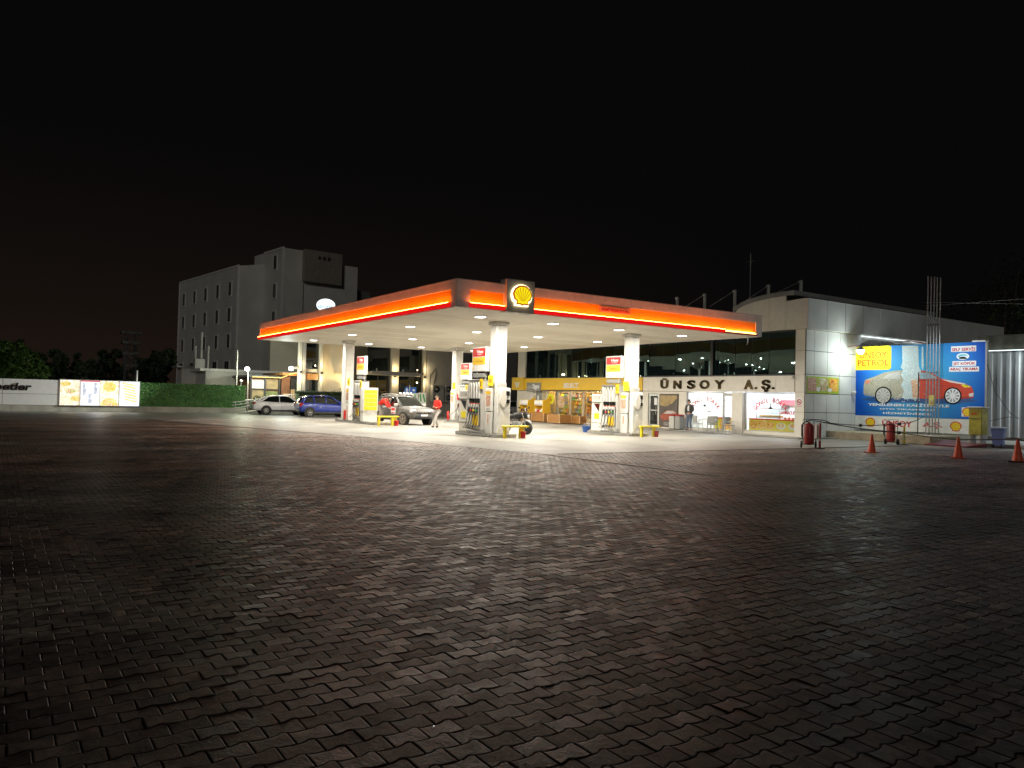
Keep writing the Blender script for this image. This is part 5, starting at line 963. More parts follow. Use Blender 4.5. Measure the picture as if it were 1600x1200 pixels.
# five wash-bay poles and frame
t = T('pole_rack', 'rack of five tall thin steel poles with small yellow box before the billboard', 'pole rack', (-19.9, 38.6, .4)); YPp = 38.6; PM = mat('weathered_pole', (.30, .295, .29), .6, .2, var=.3, scale=6)
for i, (xb, xt) in enumerate(((1446.5, 1451), (1451.5, 1455.5), (1456.5, 1460), (1461, 1464.5), (1466, 1469.5))):
    a = PY(xt, 432+i*.4, YPp); b = PY(xb, 680, YPp); m = MB(); m.tube([(b.x, YPp, .4), (b.x, YPp, a.z)], .028, PM, 8); m.to('pole', t, True)
b = PY(1435, 600, YPp).x; c = PY(1466, 600, YPp).x; m = MB(); zt = PY(1440, 582, YPp).z
m.tube([(b, YPp, .4), (b, YPp, zt), (c, YPp, zt)], .03, M['dark'], 8); m.tube([(b, YPp, zt-.38), (c-.0, YPp, zt-.38)], .022, M['dark'], 6); z_ = PY(1455, 508, YPp).z; m.tube([(PY(1449, 500, YPp).x, YPp-.04, z_), (PY(1468, 500, YPp).x, YPp-.04, z_)], .02, M['dark'], 6); m.to('side_frame', t, True)
p = PY(1457, 626, YPp); m = MB(); m.box((p.x-.12, YPp-.14, p.z-.24), (p.x+.13, YPp-.03, p.z+.26), mat('faded_yellow_box', (.58, .50, .14), .5, var=.2), bev=.02); m.box((p.x-.03, YPp-.15, p.z-.05), (p.x+.08, YPp-.14, p.z+.0), M['grey']); m.box((p.x-.03, YPp-.15, p.z-.15), (p.x+.08, YPp-.14, p.z-.1), M['dred']); m.to('control_box', t, True)
# wall floodlights
t = T('wall_floodlight', 'bright floodlight on a short arm at the side wall beside the billboard', 'floodlight', (-24.8, 38.5, 4.85)); m = MB(); m.tube([(0, 0, .1), (.5, -.2, .14), (.95, -.35, .1)], .025, M['dred'], 7); m.to('arm', t); m = MB(); m.lathe([(.05, .10), (.10, .04), (.20, -.10)], M['grey'], (1.0, -.38, -.02), n=16); m.to('shade', t); m = MB(); m.lathe([(.001, -.34), (.12, -.29), (.18, -.18), (.19, -.10), (.01, -.08)], M['L_cool'], (1.0, -.38, -.02), n=16); m.to('lens', t)
light('lamp', 'POINT', (1.25, -.6, -.45), 175, (.88, 1, .95), t, .14)
t = T('arm_floodlight', 'unlit floodlight arm reaching over the top edge of the billboard', 'floodlight', (-20.9, 39.25, 5.0)); m = MB(); m.tube([(0, 0, .0), (-.5, -.5, .12), (-.9, -.9, .1)], .025, M['dred'], 7); m.to('arm', t); m = MB(); m.box((-1.15, -1.1, -.0), (-.8, -.8, .1), M['grey'], bev=.03); m.to('shade', t)
light('lamp', 'SPOT', (-19.2, 36.6, 5.6), 420, (.85, .97, 1), None, .25, (R(28), 0, R(8)), 140, .9)  # separate unseen spot, added to light the billboard
# corrugated wall with dark beam behind and at the right of the board
t = T('corrugated_wall', 'pale corrugated metal wall with a weathered beam along its top right of the billboard', 'wall', (-14, 44.8, 0)); m = MB(); vs = []; n = 0; xa, xb = PY(1541, 600, 44.8).x-.5, -5
pf = []; x = xa
while x < xb: pf += [(x, 0), (x+.16, 0), (x+.22, .09), (x+.38, .09)]; x += .44
F_ = frame((0, 44.8, 0), (1, 0, 0), (0, -1, 0)); vs = [F_(u, z, q) for z in (.3, 4.85) for u, q in pf]; k = len(pf); m.add(vs, [(i, i+1, k+i+1, k+i) for i in range(k-1)], M['panel']); m.to('sheet', t, True)
m = MB(); m.box((xa+.1, 44.6, 4.95), (xb, 45.6, 5.75), mat('weathered_beam', (.26, .25, .19), .8, var=.5, scale=2, bump=.3), bev=.02); m.to('beam', t, True)
m = MB()
for i in range(16): x = xa+.3+.9*i+rnd.uniform(-.2, .2); m.box((x, 44.5, 4.86), (x+rnd.uniform(.2, .7), 44.7, 4.94), rnd.choice([M['lgrey'], M['white'], M['grey']]))
m.to('bracket', t, True); m = MB(); m.box((xa, 44.7, 0), (xb, 45.0, .3), M['conc']); m.to('plinth', t, True)
m = MB(); m.box((xa, 44.35, 4.88), (xb, 44.4, 4.92), M['L_led']); m.to('led_line', t, True); la_ = light('lamp', 'AREA', (-13.5, 44.25, 4.85), 620, (.82, .93, 1), None, 9, (R(20), 0, 0)); la_.data.shape = 'RECTANGLE'; la_.data.size_y = .1  # led line and area light added, unseen, to brighten the sheet
m = MB(); m.tube([(-18.0, 44.4, 4.7), (-16.6, 44.3, 3.9), (-14.6, 44.2, 3.4), (-12, 44.2, 3.3)], .02, M['black'], 5); tag(m.to('hanging_cable'), 'black cable drooping across the pale corrugated wall', 'cable')
m = MB(); m.tube([(-17.98, 39.2, 3.9), (-17.8, 39.6, 2.6), (-17.3, 40, 1.6), (-16.9, 40, 1.35), (-17.3, 39.8, 1.42), (-17.9, 39.4, 1.2)], .014, M['black'], 5); tag(m.to('loose_cable'), 'thin black cable hanging beside the right edge of the billboard', 'cable')
# cabinet, bin, plate
p = PY(1530, 680, 38.3); t = T('vending_cabinet', 'faded yellow cabinet with grey top in front of the billboard corner', 'cabinet', (-17.95, 38.0, .0)); m = MB(); m.box((-.12, -.3, .55), (.45, .3, 1.78), mat('faded_yellow', (.42, .36, .03), .5, var=.35, scale=4), bev=.02); m.to('body', t); m = MB(); m.box((-.18, -.36, 1.78), (.52, .36, 1.86), M['lgrey'], bev=.02); m.to('top', t)
Fq = frame((0, -.3, 0), (1, 0, 0), (0, -1, 0)); m = MB(); m.rect(Fq, -.02, 1.48, .25, 1.58, 0, .01, M['inkbrown']); m.rect(Fq, -.05, 1.28, .38, 1.31, 0, .01, M['gap']); m.to('notice', t)
for x in (-.05, .38): m = MB(); m.box((x-.04, -.2, 0), (x+.04, .2, .55), M['grey']); m.to('leg', t)
t = T('wheelie_bin', 'blue plastic wheeled bin beside the yellow cabinet', 'bin', (-16.95, 38.1, 0), R(12)); t.scale = (.72, .72, 1); m = MB(); Bn = mat('faded_blue_bin', (.14, .19, .42), .5, var=.15)
k = []; 
for z, a in ((.10, .27), (.86, .36)): k += [(-a, -a*.9, z), (a, -a*.9, z), (a, a*.9, z), (-a, a*.9, z)]
m.add(k, [(0, 1, 2, 3), (4, 5, 6, 7), (0, 1, 5, 4), (1, 2, 6, 5), (2, 3, 7, 6), (3, 0, 4, 7)], Bn); m.box((-.38, -.36, .78), (.38, .34, .87), Bn, bev=.03); m.to('body', t); m = MB(); m.box((-.39, -.38, .88), (.39, .38, .96), mat('pale_lid', (.4, .45, .55), .5), bev=.03); m.to('lid', t)
for x in (-.22, .22): m = MB(); m.lathe([(.09, -.03), (.09, .03)], M['black'], (x, -.26, .09), 'x', 14); m.to('wheel', t)
t = T('ramp_plate', 'worn dark red steel plate lying sloped at the platform edge', 'ramp', (-18.35, 36.9, 0), R(-4)); t.scale = (.75, .8, 1); m = MB(); m.add([(-1.35, -.75, .04), (1.2, -.75, .03), (1.6, .75, .16), (-1.0, .75, .26), (-1.35, -.75, 0), (1.2, -.75, 0), (1.6, .75, 0), (-1.0, .75, 0)], [(0, 1, 2, 3), (4, 5, 6, 7), (0, 1, 5, 4), (1, 2, 6, 5), (2, 3, 7, 6), (3, 0, 4, 7)], mat('worn_maroon_steel', (.20, .07, .08), .35, .3, var=.3, scale=3)); m.to('plate', t)
m = MB(); m.tube([(-1.35, -.75, .045), (1.2, -.75, .035), (1.6, .75, .165)], .022, M['dred'], 6); m.to('edge', t)
# wheeled extinguishers
def cart(label, loc, rz, box_=False):
    t = T('wheeled_extinguisher', label, 'fire extinguisher', loc, rz, 'large red extinguishers on wheels'); m = MB(); m.lathe([(.03, .12), (.17, .17), (.19, .24), (.19, .86), (.16, .94), (.06, .99), (.05, 1.04)], M['dred'], n=20); m.to('cylinder', t)
    for s_ in (-1, 1): m = MB(); m.lathe([(.05, -.035), (.135, -.03), (.14, 0), (.135, .03), (.05, .035)], M['black'], (s_*.27, .12, .14), 'x', 18); m.to('wheel', t)
    m = MB(); m.tube([(-.20, .16, .14), (-.22, .2, .8), (-.20, .3, 1.15), (.20, .3, 1.15), (.22, .2, .8), (.20, .16, .14)], .015, M['black'], 6); m.tube([(-.27, .12, .14), (.27, .12, .14)], .015, M['black'], 6); m.to('frame', t)
    m = MB(); m.tube([(0, 0, 1.02), (-.1, -.05, 1.10), (-.24, -.1, .95), (-.27, -.1, .5), (-.22, -.1, .35)], .022, M['black'], 6); m.to('hose', t)
    m = MB(); m.box((-.30, -.13, .45), (-.24, -.07, .95), M['black'], bev=.01); m.to('nozzle', t)
    return t
cart('large red wheeled extinguisher at the left end of the rope barrier', (-19.15, 27.2, 0), R(40)); cart('large red wheeled extinguisher below the white banner, beside the yellow post', (-19.9, 34.4, 0), R(10))
t = T('white_box', 'small white box hanging behind the left wheeled extinguisher', 'box', (-19.35, 27.75, .55)); m = MB(); m.box((-.02, -.14, -.18), (.3, .14, .38), M['white'], bev=.02); m.to('body', t); m = MB(); m.tube([(.14, 0, -.55), (.14, 0, -.18)], .03, M['grey'], 6); m.to('stem', t)
def post(label, loc, c, h=1.0):
    t = T('barrier_post', label, 'barrier post', loc, 0, 'posts carrying the rope barrier'); m = MB(); m.lathe([(.20, 0), (.20, .03), (.04, .05)], M['black'], n=16); m.to('foot', t); m = MB(); m.lathe([(.045, .05), (.045, h), (.03, h+.02)], c, n=12); m.to('post', t); m = MB(); m.lathe([(.048, .3), (.048, .42)], M['lgrey'], n=12); m.to('band', t); return t
post('dark red barrier post beside the left wheeled extinguisher', (-18.75, 27.35, 0), M['dred']); post('yellow barrier post beside the second wheeled extinguisher', (-19.55, 34.9, 0), M['yel2'], .85)
def rope(name, label, pts, r=.022):
    out = []
    for a, b, sag in pts:
        a, b = Vector(a), Vector(b)
        for i in range(13): q = i/12; p = a.lerp(b, q); out.append((p.x, p.y, p.z-sag*4*q*(1-q)))
    m = MB(); m.tube(out, r, M['black'], 6); o = m.to(name); tag(o, label, 'rope'); return o
rope('barrier_rope', 'black rope drooping in front from the left extinguisher to the cone at the right edge', [((-18.75, 27.3, 1.08), (-17.3, 30.6, .70), .05), ((-17.3, 30.6, .70), (-12.05, 28.35, .78), .13), ((-12.05, 28.35, .78), (-9.5, 27.4, .5), .05)])
rope('barrier_rope', 'upper black rope from the left extinguisher past the second one to the pole rack', [((-18.9, 27.2, 1.10), (-19.1, 33.6, 1.0), .12), ((-19.1, 33.6, 1.0), (-20.6, 38.5, 1.30), .1)], .018)
rope('coiled_hose', 'black hose looped over the left wheeled extinguisher', [((-19.35, 27.05, .98), (-18.9, 27.5, 1.14), -.06), ((-18.9, 27.5, 1.14), (-18.6, 27.9, .98), -.05)], .02)
for i, q in enumerate(((-18.8, 30.2, .93), (-19.15, 33.8, .98), (-17.35, 30.6, .70))):
    t = T('rope_buoy', ('small black ball on the upper rope near the left extinguisher', 'small black ball on the upper rope left of the second extinguisher', 'small black ball on the lower rope beside the yellow post')[i], 'rope knot', q, 0, 'black balls threaded on the ropes'); m = MB(); m.lathe([(.01, -.07), (.06, -.04), (.075, 0), (.06, .04), (.01, .07)], M['black'], n=12); m.to('ball', t)
def cone(label, x, y, base=M['orange'], rz=0., sc=1.):
    t = T('traffic_cone', label, 'traffic cone', (x, y, .0), rz, 'orange traffic cones in front of the billboard'); m = MB(); m.lathe([(.150, .03), (.145, .06), (.03, .68), (.022, .70), (.001, .70)], M['orange'], n=20); m.to('cone', t); m = MB(); m.box((-.22, -.22, 0), (.22, .22, .035), base, bev=.02); m.to('base', t); t.scale = (sc,)*3; return t
c = G(1362, 707); cone('orange traffic cone, leftmost, below the left part of the billboard', c.x, c.y, rz=.2); c = G(1497, 716); cone('orange traffic cone in the middle, before the worn red plate', c.x, c.y, rz=.5, sc=1.07); c = G(1590, 722); cone('orange traffic cone with dark base at the right edge holding the rope', c.x, c.y, M['black'], .3, 1.15)
# overhead cables and dark trees at the right
for i, (a, b, c, lb) in enumerate((((1311, 468), (1450, 472.5), (1600, 475), 'upper thin overhead cable running right over the side fascia'), ((1330, 471), (1450, 478), (1600, 467), 'lower thin overhead cable running right over the side fascia'))):
    m = MB(); m.tube([PY(1311, 468, 52), PY(*b, 46), PY(*c, 40)], .012, M['grey'], 5); tag(m.to('overhead_cable'), lb, 'cable')

# ================================================================== LEFT SIDE: HOARDING, LIT BOARD, HEDGE FENCE
XFn = -60.6; FFn = FE(XFn)
m = MB(); m.box((XFn-.25, -14, 0), (XFn+.06, 16.0, .42), mat('old_concrete', (.42, .41, .34), .85, var=.3, scale=1.2, bump=.4), bev=.02)
for y in (-2.5, 0.9, 3.66, 5.6, 8.2, 12.1): m.box((XFn+.058, y, .0), (XFn+.066, y+.04, .42), M['conc'])
tag(m.to('low_wall'), 'long low concrete wall carrying the hoarding, lit board and green fence', 'wall')
t = T('hoarding', 'pale hoarding with large black lettering at the left edge', 'hoarding', (XFn, -5, .42)); WM = mat('white_board', (.80, .80, .77), .45, var=.04)
m = MB(); cladding(m, FFn, [-14, -9.2, -4.4, .4, 3.60], [.42, 1.16, 2.14], .05, .09, WM, .02); m.to('board', t, True)
m = MB(); zc = [PX(x, y, XFn) for x, y in ((-10, 616), (51, 616))]; letters(m, FFn, 'Sohbetler', PX(50, 600, XFn).y-3.35, 1.38, PX(50, 600, XFn).y, 1.88, .09, .12, M['ink'], .03, .15); m.to('lettering', t, True)
def foodboard(a, b, mt, kind):
    m = MB(); m.rect(FFn, a+.02, .44, b-.02, 2.16, .0, .10, mt); o = m.to('lit_panel', lb, True); m = MB()
    if kind == 1:
        for i in range(9): w_ = rnd.uniform(.10, .24); m.rect(FFn, a+.15, 1.9-.09*i, a+.15+w_, 1.94-.09*i, .10, .104, M['pblue']); m.rect(FFn, b-.35, 1.95-.085*i, b-.35+w_, 1.99-.085*i, .10, .104, M['pblue'])
        for i in range(8): m.rect(FFn, a+.5, 1.2-.085*i, a+.5+rnd.uniform(.12, .25), 1.235-.085*i, .10, .104, M['pblue'])
        m.rect(FFn, a+.02, 2.08, b-.02, 2.16, .10, .104, LR)
    if kind == 2:
        m.disc(FFn, (a+b)/2, 1.75, .42, .10, .104, FP3, 24, .34)
        for r in (.52, .42, .32, .22): m.poly(FFn, [((a+b)/2+r*math.cos(R(q)), .46+r*math.sin(R(q))) for q in range(0, 181, 15)], .10+.001*(60-r*100)/10, .104+.001*(60-r*100)/10, (FP2, FP3)[int(r*10) % 2])
    if kind == 3:
        for i in range(6):
            for j in range(7): u, z = a+.25+.13*i+.05*(j % 2)+j*.03, 2.05-.19*j-.03*i; m.disc(FFn, u, z, .075, .10, .106, FP3, 8, .06) if u < b-.08 and z > .55 else None
    if kind == 0:
        for i in range(3): m.disc(FFn, a+.35+.3*i, 1.9-.5*i, .32, .10, .104+.001*i, (FP3, FP2)[i % 2], 18, .16)
    if m.v: m.to('food_print', lb, True)
LR = emis('lit_red_heading', (.8, .08, .12), 1.0); FP3 = picture('lit_food_yellow', [(.80, .62, .10), (.55, .33, .04), (.9, .80, .35), (.40, .22, .04)], 9, es=.8); FP2 = picture('lit_food_mixed', [(.9, .82, .6), (.50, .18, .05), (.9, .8, .55), (.25, .42, .06), (.80, .5, .15)], 6, es=.8)
LW = emis('lit_panel_white', (.93, .97, 1), 1.25); LC = picture('lit_panel_cream', [(.95, .92, .82), (.72, .50, .22), (.97, .95, .9), (.60, .42, .15), (.95, .93, .85)], 3.0, es=.9)
lb = T('lit_menu_board', 'backlit board of four bright food and menu pictures on the low wall', 'lit board', (XFn, 6, .42)); dv = [3.63, 4.85, 6.04, 7.25, 8.55]
for i in range(4): foodboard(dv[i], dv[i+1], (LC, LW, LC, LW)[i], i)
m = MB(); m.rect(FFn, 3.6, .37, 8.58, .43, 0, .14, M['dark'])
for y in dv: m.rect(FFn, y-.02, .43, y+.02, 2.18, 0, .12, M['lgrey'])
m.rect(FFn, 3.6, 2.16, 8.58, 2.2, 0, .12, M['lgrey']); m.to('frame', lb, True)
light('lamp', 'AREA', (XFn+.3, 6.1, 1.5), 22, (1, .98, .9), None, 1.0, (0, R(-80), 0))  # unseen area light added in front of the menu board
# green artificial hedge fence: thousands of small leaves on a backing
def leaves(mb, n, fn, s0, s1, mt, r):
    for i in range(n):
        p = Vector(fn()); a = Vector((r.gauss(0, 1), r.gauss(0, 1), r.gauss(0, 1))).normalized(); b = a.cross(Vector((r.gauss(0, 1), r.gauss(0, 1), r.gauss(0, 1)))).normalized(); s_ = r.uniform(s0, s1)
        mb.add([p-a*s_, p+b*s_*.5, p+a*s_, p-b*s_*.5], [(0, 1, 2, 3)], mt)
GRN = mat('hedge_leaf', (.075, .21, .045), .6, var=.35, scale=3); GRN2 = mat('dark_leaf', (.035, .06, .022), .7, var=.4, scale=2); GRN3 = mat('tree_leaf', (.05, .10, .025), .7, var=.4, scale=1.5); BK = mat('bark', (.10, .075, .05), .9)
r5 = random.Random(11)
m = MB(); m.box((XFn-.08, 8.6, .42), (XFn-.02, 15.95, 2.13), GRN); leaves(m, 5200, lambda: (XFn+r5.uniform(-.03, .05), r5.uniform(8.62, 15.95), r5.uniform(.45, 2.15)), .03, .06, GRN, r5)
gf = m.to('artificial_hedge_fence'); tag(gf, 'green artificial leaf fence on the low wall right of the lit board', 'fence')
# street lamp at the fence end
t = T('street_lamp', 'lit street lamp on a thin pole at the right end of the green fence', 'street lamp', (-61.3, 16.3, 0)); m = MB(); m.tube([(0, 0, 0), (0, 0, 3.3)], .05, M['lgrey'], 8, .035); m.to('pole', t); m = MB(); m.lathe([(.001, -.16), (.15, -.1), (.20, .0), (.15, .12), (.03, .18)], M['L_cool'], (.05, -.1, 3.42), n=16); m.to('lamp_head', t)
light('lamp', 'POINT', (.35, -.25, 3.42), 480, (.93, 1, .72), t, .15)
p = PX(372, 590, -62.2); t = T('thin_post', 'thin grey post standing behind the green fence beside the lamp', 'post', (-62.2, p.y-.1, 0)); m = MB(); m.tube([(0, 0, 0), (0, 0, 4.9)], .05, M['grey'], 6); m.to('pole', t)
p = PX(376.5, 597, -61.6); t = T('garden_lamp', 'small unlit ball lamp peeping over the fence beside the street lamp', 'lamp', (-61.6, p.y, 0)); m = MB(); m.tube([(0, 0, 0), (0, 0, p.z)], .035, M['lgrey'], 6); m.to('pole', t); m = MB(); m.lathe([(.02, -.1), (.13, -.04), (.12, .04), (.03, .1)], M['white'], (0, 0, p.z+.1), n=12); m.to('globe', t)
# ramp with rails
t = T('ramp_rails', 'pale triple handrails rising beside the ramp behind the white sedan', 'handrail', (-60, 16, 0)); RL = M['lgrey']; ya, yb = 15.0, 19.6
m = MB(); m.add([(-60.9, ya, 0), (-59.6, ya, 0), (-59.6, yb, .75), (-60.9, yb, .75), (-60.9, yb, 0), (-59.6, yb, 0)], [(0, 1, 2, 3), (1, 5, 2), (0, 3, 4), (2, 5, 4, 3), (0, 4, 5, 1)], M['conc']); m.to('ramp', t, True)
for k, h in enumerate((.40, .62, .84)):
    for x in (-59.65, -60.85): m = MB(); m.tube([(x, ya-.2, h), (x, yb, h+.72)], .03, RL, 6); m.to('rail', t, True)
for i in range(6):
    for x in (-59.65, -60.85): y = ya+(yb-ya)*i/5.; m = MB(); m.tube([(x, y, max(0, .75*i/5-.02)), (x, y, .75*i/5+.86)], .025, RL, 6); m.to('post', t, True)
# brick pavilion with string light
pv = T('brick_pavilion', 'low brown brick restaurant pavilion with glazed bays and a warm string light on its eave', 'building', (-63, 18.5, 0)); Xp = -62.0; Fp = FE(Xp); Y_ = lambda px: PX(px, 600, Xp).y
m = MB(); m.box((Xp-5, Y_(393), 0), (Xp-.15, Y_(436), 2.75), M['brick']); m.box((Xp-3, Y_(440), 0), (Xp+.0, Y_(453), 2.95), M['brick']); m.to('wall', pv, True)
wp = mat('beige_infill', (.40, .30, .16), .7, var=.3, scale=3); gp = mat('olive_blind', (.22, .26, .10), .7, var=.3, scale=3)
for a, b, z0, z1, mt in ((394, 413, 1.95, 2.65, M['cream']), (394, 413, .9, 1.85, wp), (416, 435, 1.85, 2.7, wp), (416, 435, .95, 1.75, gp)):
    m = MB(); m.rect(Fp, Y_(a), z0, Y_(b), z1, -.16, -.1, mt); m.to('window_blind', pv, True)
m = MB()
for px in (392.5, 414.5, 437): m.rect(Fp, Y_(px)-.06, 0, Y_(px)+.06, 2.8, -.14, .0, M['dark'])
m.rect(Fp, Y_(392), 1.86, Y_(437), 1.93, -.14, -.02, M['dark']); m.to('frame', pv, True)
m = MB(); m.box((Xp-5.2, Y_(392)-.2, 2.80), (Xp+.2, Y_(438), 3.0), M['dark'], bev=.02); m.box((Xp-5, Y_(438), 3.05), (Xp+.6, Y_(466), 3.28), M['wood']); m.to('roof', pv, True)
pts = [(Xp+.25, Y_(393), 2.83)]+[(Xp+.25, Y_(393+44*i/10), 2.84+.02*(i % 2)) for i in range(11)]+[(Xp+.5, Y_(443), 2.98), (Xp+.62, Y_(450), 3.20), (Xp+.62, Y_(458), 3.27), (Xp+.62, Y_(466), 3.30)]
m = MB(); m.tube(pts, .040, M['L_string'], 6); m.to('string_light', pv, True)
light('lamp', 'AREA', (Xp+.7, Y_(420), 2.7), 22, (1, .74, .36), None, .4, (0, R(-50), 0)); light('lamp', 'POINT', (Xp+.9, Y_(452), 2.9), 26, (1, .72, .34), None, .15)  # two small unseen lamps added on the pavilion
m = MB(); m.rect(Fp, Y_(455), 1.95, Y_(463), 2.8, -.1, -.04, M['dark']); m.rect(Fp, Y_(455), 0, Y_(461), 1.95, -.1, .0, M['wood2']); m.to('door', pv, True)
def wchair(label, y, x=-61.0):
    t = T('wooden_chair', label, 'chair', (x, y, .6), R(60), 'wooden terrace chairs before the brick pavilion'); w_ = M['wood2']; m = MB(); m.box((-.25, -.25, .40), (.25, .25, .45), w_); m.to('seat', t); m = MB()
    for i in range(4): m.box((-.24+.14*i, .22, .45), (-.17+.14*i, .26, .95), w_)
    m.box((-.25, .22, .90), (.25, .27, .99), w_); m.to('backrest', t)
    for sx in (-1, 1):
        for sy in (-1, 1): m = MB(); m.box((sx*.22-.03, sy*.22-.03, 0), (sx*.22+.03, sy*.22+.03, .62), w_); m.to('leg', t)
wchair('left wooden terrace chair before the brick pier', PX(446, 620, -61).y); wchair('right wooden terrace chair beside the black hedge', PX(462, 620, -61).y)
m = MB(); m.box((-63, 17.5, 0), (-60.3, 20.6, .6), M['conc']); tag(m.to('terrace_base'), 'low concrete terrace under the wooden chairs', 'terrace')
def bush(name, label, cx, cy, rx, ry, h, n, mt, z0=0., group=None, leaf=(.05, .10), trunk=False):
    t = T(name, label, 'hedge' if name == 'hedge' else 'tree' if trunk else 'bush', (cx, cy, z0), 0, group); m = MB(); cl = [(r5.uniform(-.85, .85)*rx, r5.uniform(-.85, .85)*ry, r5.uniform(.25, .85)*h, r5.uniform(.25, .5)) for _ in range(max(5, int(n/120)))]
    def pt():
        c = r5.choice(cl); k = c[3]; d = Vector((r5.gauss(0, 1), r5.gauss(0, 1), r5.gauss(0, 1))).normalized()*r5.uniform(.7, 1.05); return (c[0]*.9+d.x*rx*k, c[1]*.9+d.y*ry*k, max(.03, c[2]+d.z*h*k*.7))
    leaves(m, n, pt, leaf[0], leaf[1], mt, r5); m.to('foliage', t)
    if trunk: m = MB(); m.tube([(0, 0, 0), (.1, 0, h*.3), (0, .1, h*.6)], .14*h/5, BK, 7, .05); [m.tube([(0, 0, h*.3), (rx*.5*math.cos(a), ry*.5*math.sin(a), h*.7)], .05*h/5, BK, 5, .02) for a in (0, 1.6, 3.1, 4.6)]; m.to('trunk', t)
    else: m = MB(); m.tube([(0, 0, 0), (0, 0, h*.5)], .04, BK, 5); m.to('stem', t)
    return t
bush('shrub', 'low green shrub at the foot of the lit street lamp', -61.0, 17.3, .5, 1.0, 1.35, 1500, GRN2)
for i, (px, lb_) in enumerate(((480, 'dark clipped hedge block behind the blue hatchback, left end'), (512, 'dark clipped hedge block behind the blue hatchback, middle'), (541, 'dark clipped hedge block beside the far left column'))):
    p = PX(px, 620, -58.5); t = T('hedge', lb_, 'hedge', (-58.5, p.y, 0), 0, 'dark hedge blocks behind the parked cars'); m = MB(); m.box((-.35, -.78, 0), (.35, .78, 1.68), GRN2); leaves(m, 2600, lambda: (lambda q: (q[0], q[1], q[2]))((r5.choice((-.38, .38))+r5.gauss(0, .05) if r5.random() < .6 else r5.uniform(-.4, .4), r5.uniform(-.85, .85), r5.uniform(.1, 1.7) if r5.random() < .6 else 1.72+r5.gauss(0, .06))), .04, .08, GRN2, r5); m.to('foliage', t); m = MB(); m.tube([(0, 0, 0), (0, 0, .6)], .05, BK, 6); m.to('stem', t)
# columned building
XB = -60.0; FBc = FE(XB-.35); Yc = lambda px: PX(px, 600, XB).y
cb_ = T('columned_building', 'tall beige building with slim uplit columns and dark glass bays behind the cars', 'building', (-62, 27, 0)); m = MB()
BE = mat('beige_render', (.55, .50, .40), .75, var=.08, scale=.8); Z0, Z1 = 0, 7.0
m.box((XB-8, Yc(466), 6.3), (XB-.1, 41, Z1), BE); m.box((XB-8, Yc(466)-.05, 0), (XB-7.6, 41, 6.3), BE); m.box((XB-.8, Yc(507), 0), (XB-.36, Yc(543), 6.3), BE); m.to('wall', cb_, True)
m = MB(); m.box((XB-.9, Yc(673), 0), (XB-.1, Yc(711), 6.3), M['stucco2']); m.to('grey_wall', cb_, True)
m = MB(); m.box((XB-1.2, Yc(711), 0), (XB-.6, 41, 6.3), mat('dark_grey_wall', (.14, .135, .13), .8)); m.rect(frame((XB-.59, 0, 0), (0, 1, 0), (1, 0, 0)), Yc(752), .0, Yc(801), 2.6, .0, .04, M['grey']); m.rect(frame((XB-.55, 0, 0), (0, 1, 0), (1, 0, 0)), Yc(757), .4, Yc(788), 6.2, -.02, .03, mat('dark_board', (.16, .15, .145), .5)); m.to('dark_wall', cb_, True)
for a, b in ((479, 499), (578, 611), (626, 661)):
    m = MB(); m.box((XB-.7, Yc(a), .1), (XB-.62, Yc(b), 6.3), M['dglass']); m.to('window', cb_, True)
    m = MB(); m.box((XB-.62, Yc(a), 3.35), (XB-.50, Yc(b), 3.62), BE); m.box((XB-.60, (Yc(a)+Yc(b))/2-.03, .1), (XB-.56, (Yc(a)+Yc(b))/2+.03, 3.3), M['dark']); m.to('window_frame', cb_, True)
m = MB(); m.box((XB-.64, Yc(479), 2.75), (XB-.3, Yc(499), 3.25), M['wood']); m.to('entrance_sign', cb_, True)
for i, (a, b) in enumerate(((467, 472), (473, 478), (500, 505), (538, 543), (612.5, 624), (662, 666), (667, 673))):
    m = MB(); m.box((XB-.5, Yc(a), 0), (XB-.1, Yc(b), 6.3), BE if i not in (1, 6) else M['stucco2'], bev=.03); m.to('column', cb_, True)
for px in (469.5, 502.5, 540.5, 617, 664):
    m = MB(); m.box((XB-.08, Yc(px)-.09, 3.22), (XB+.12, Yc(px)+.09, 3.42), M['dark'], bev=.02); m.to('wall_lamp', cb_, True)
    light('lamp', 'POINT', (XB+.30, Yc(px), 2.85), 34, (1, .80, .45), None, .06)  # unseen point lamps, wash each column down and up
    light('lamp', 'POINT', (XB+.30, Yc(px), 3.95), 26, (1, .80, .45), None, .06)
light('lamp', 'SPOT', (XB+.9, Yc(537), 1.2), 600, (1, .66, .26), None, .1, (R(150), 0, R(110)), 70, .9)  # unseen spot, washes the beige wall
m = MB(); m.box((XB-.35, Yc(525), 3.28), (XB+.15, Yc(541), 3.42), BE); m.to('ledge', cb_, True)
t = T('canopy_beam', 'long pale curved beam hung between the columns above the dark glass', 'beam', (XB+.35, Yc(613), 3.5)); m = MB()
a, b = Yc(577)-Yc(613), Yc(657)-Yc(613); m.poly(frame((0, 0, 0), (0, 1, 0), (1, 0, 0)), [(a, .0), (a+1.2, -.16), (b-.8, -.16), (b, -.02), (b, .14), (a+1, .18), (a, .14)], -.2, .2, M['stucco2']); m.to('beam', t); m = MB(); m.box((-.2, a+.5, .18), (-.1, a+.58, .4), M['steel']); m.box((-.2, b-.5, .14), (-.1, b-.42, .4), M['steel']); m.to('hanger', t)
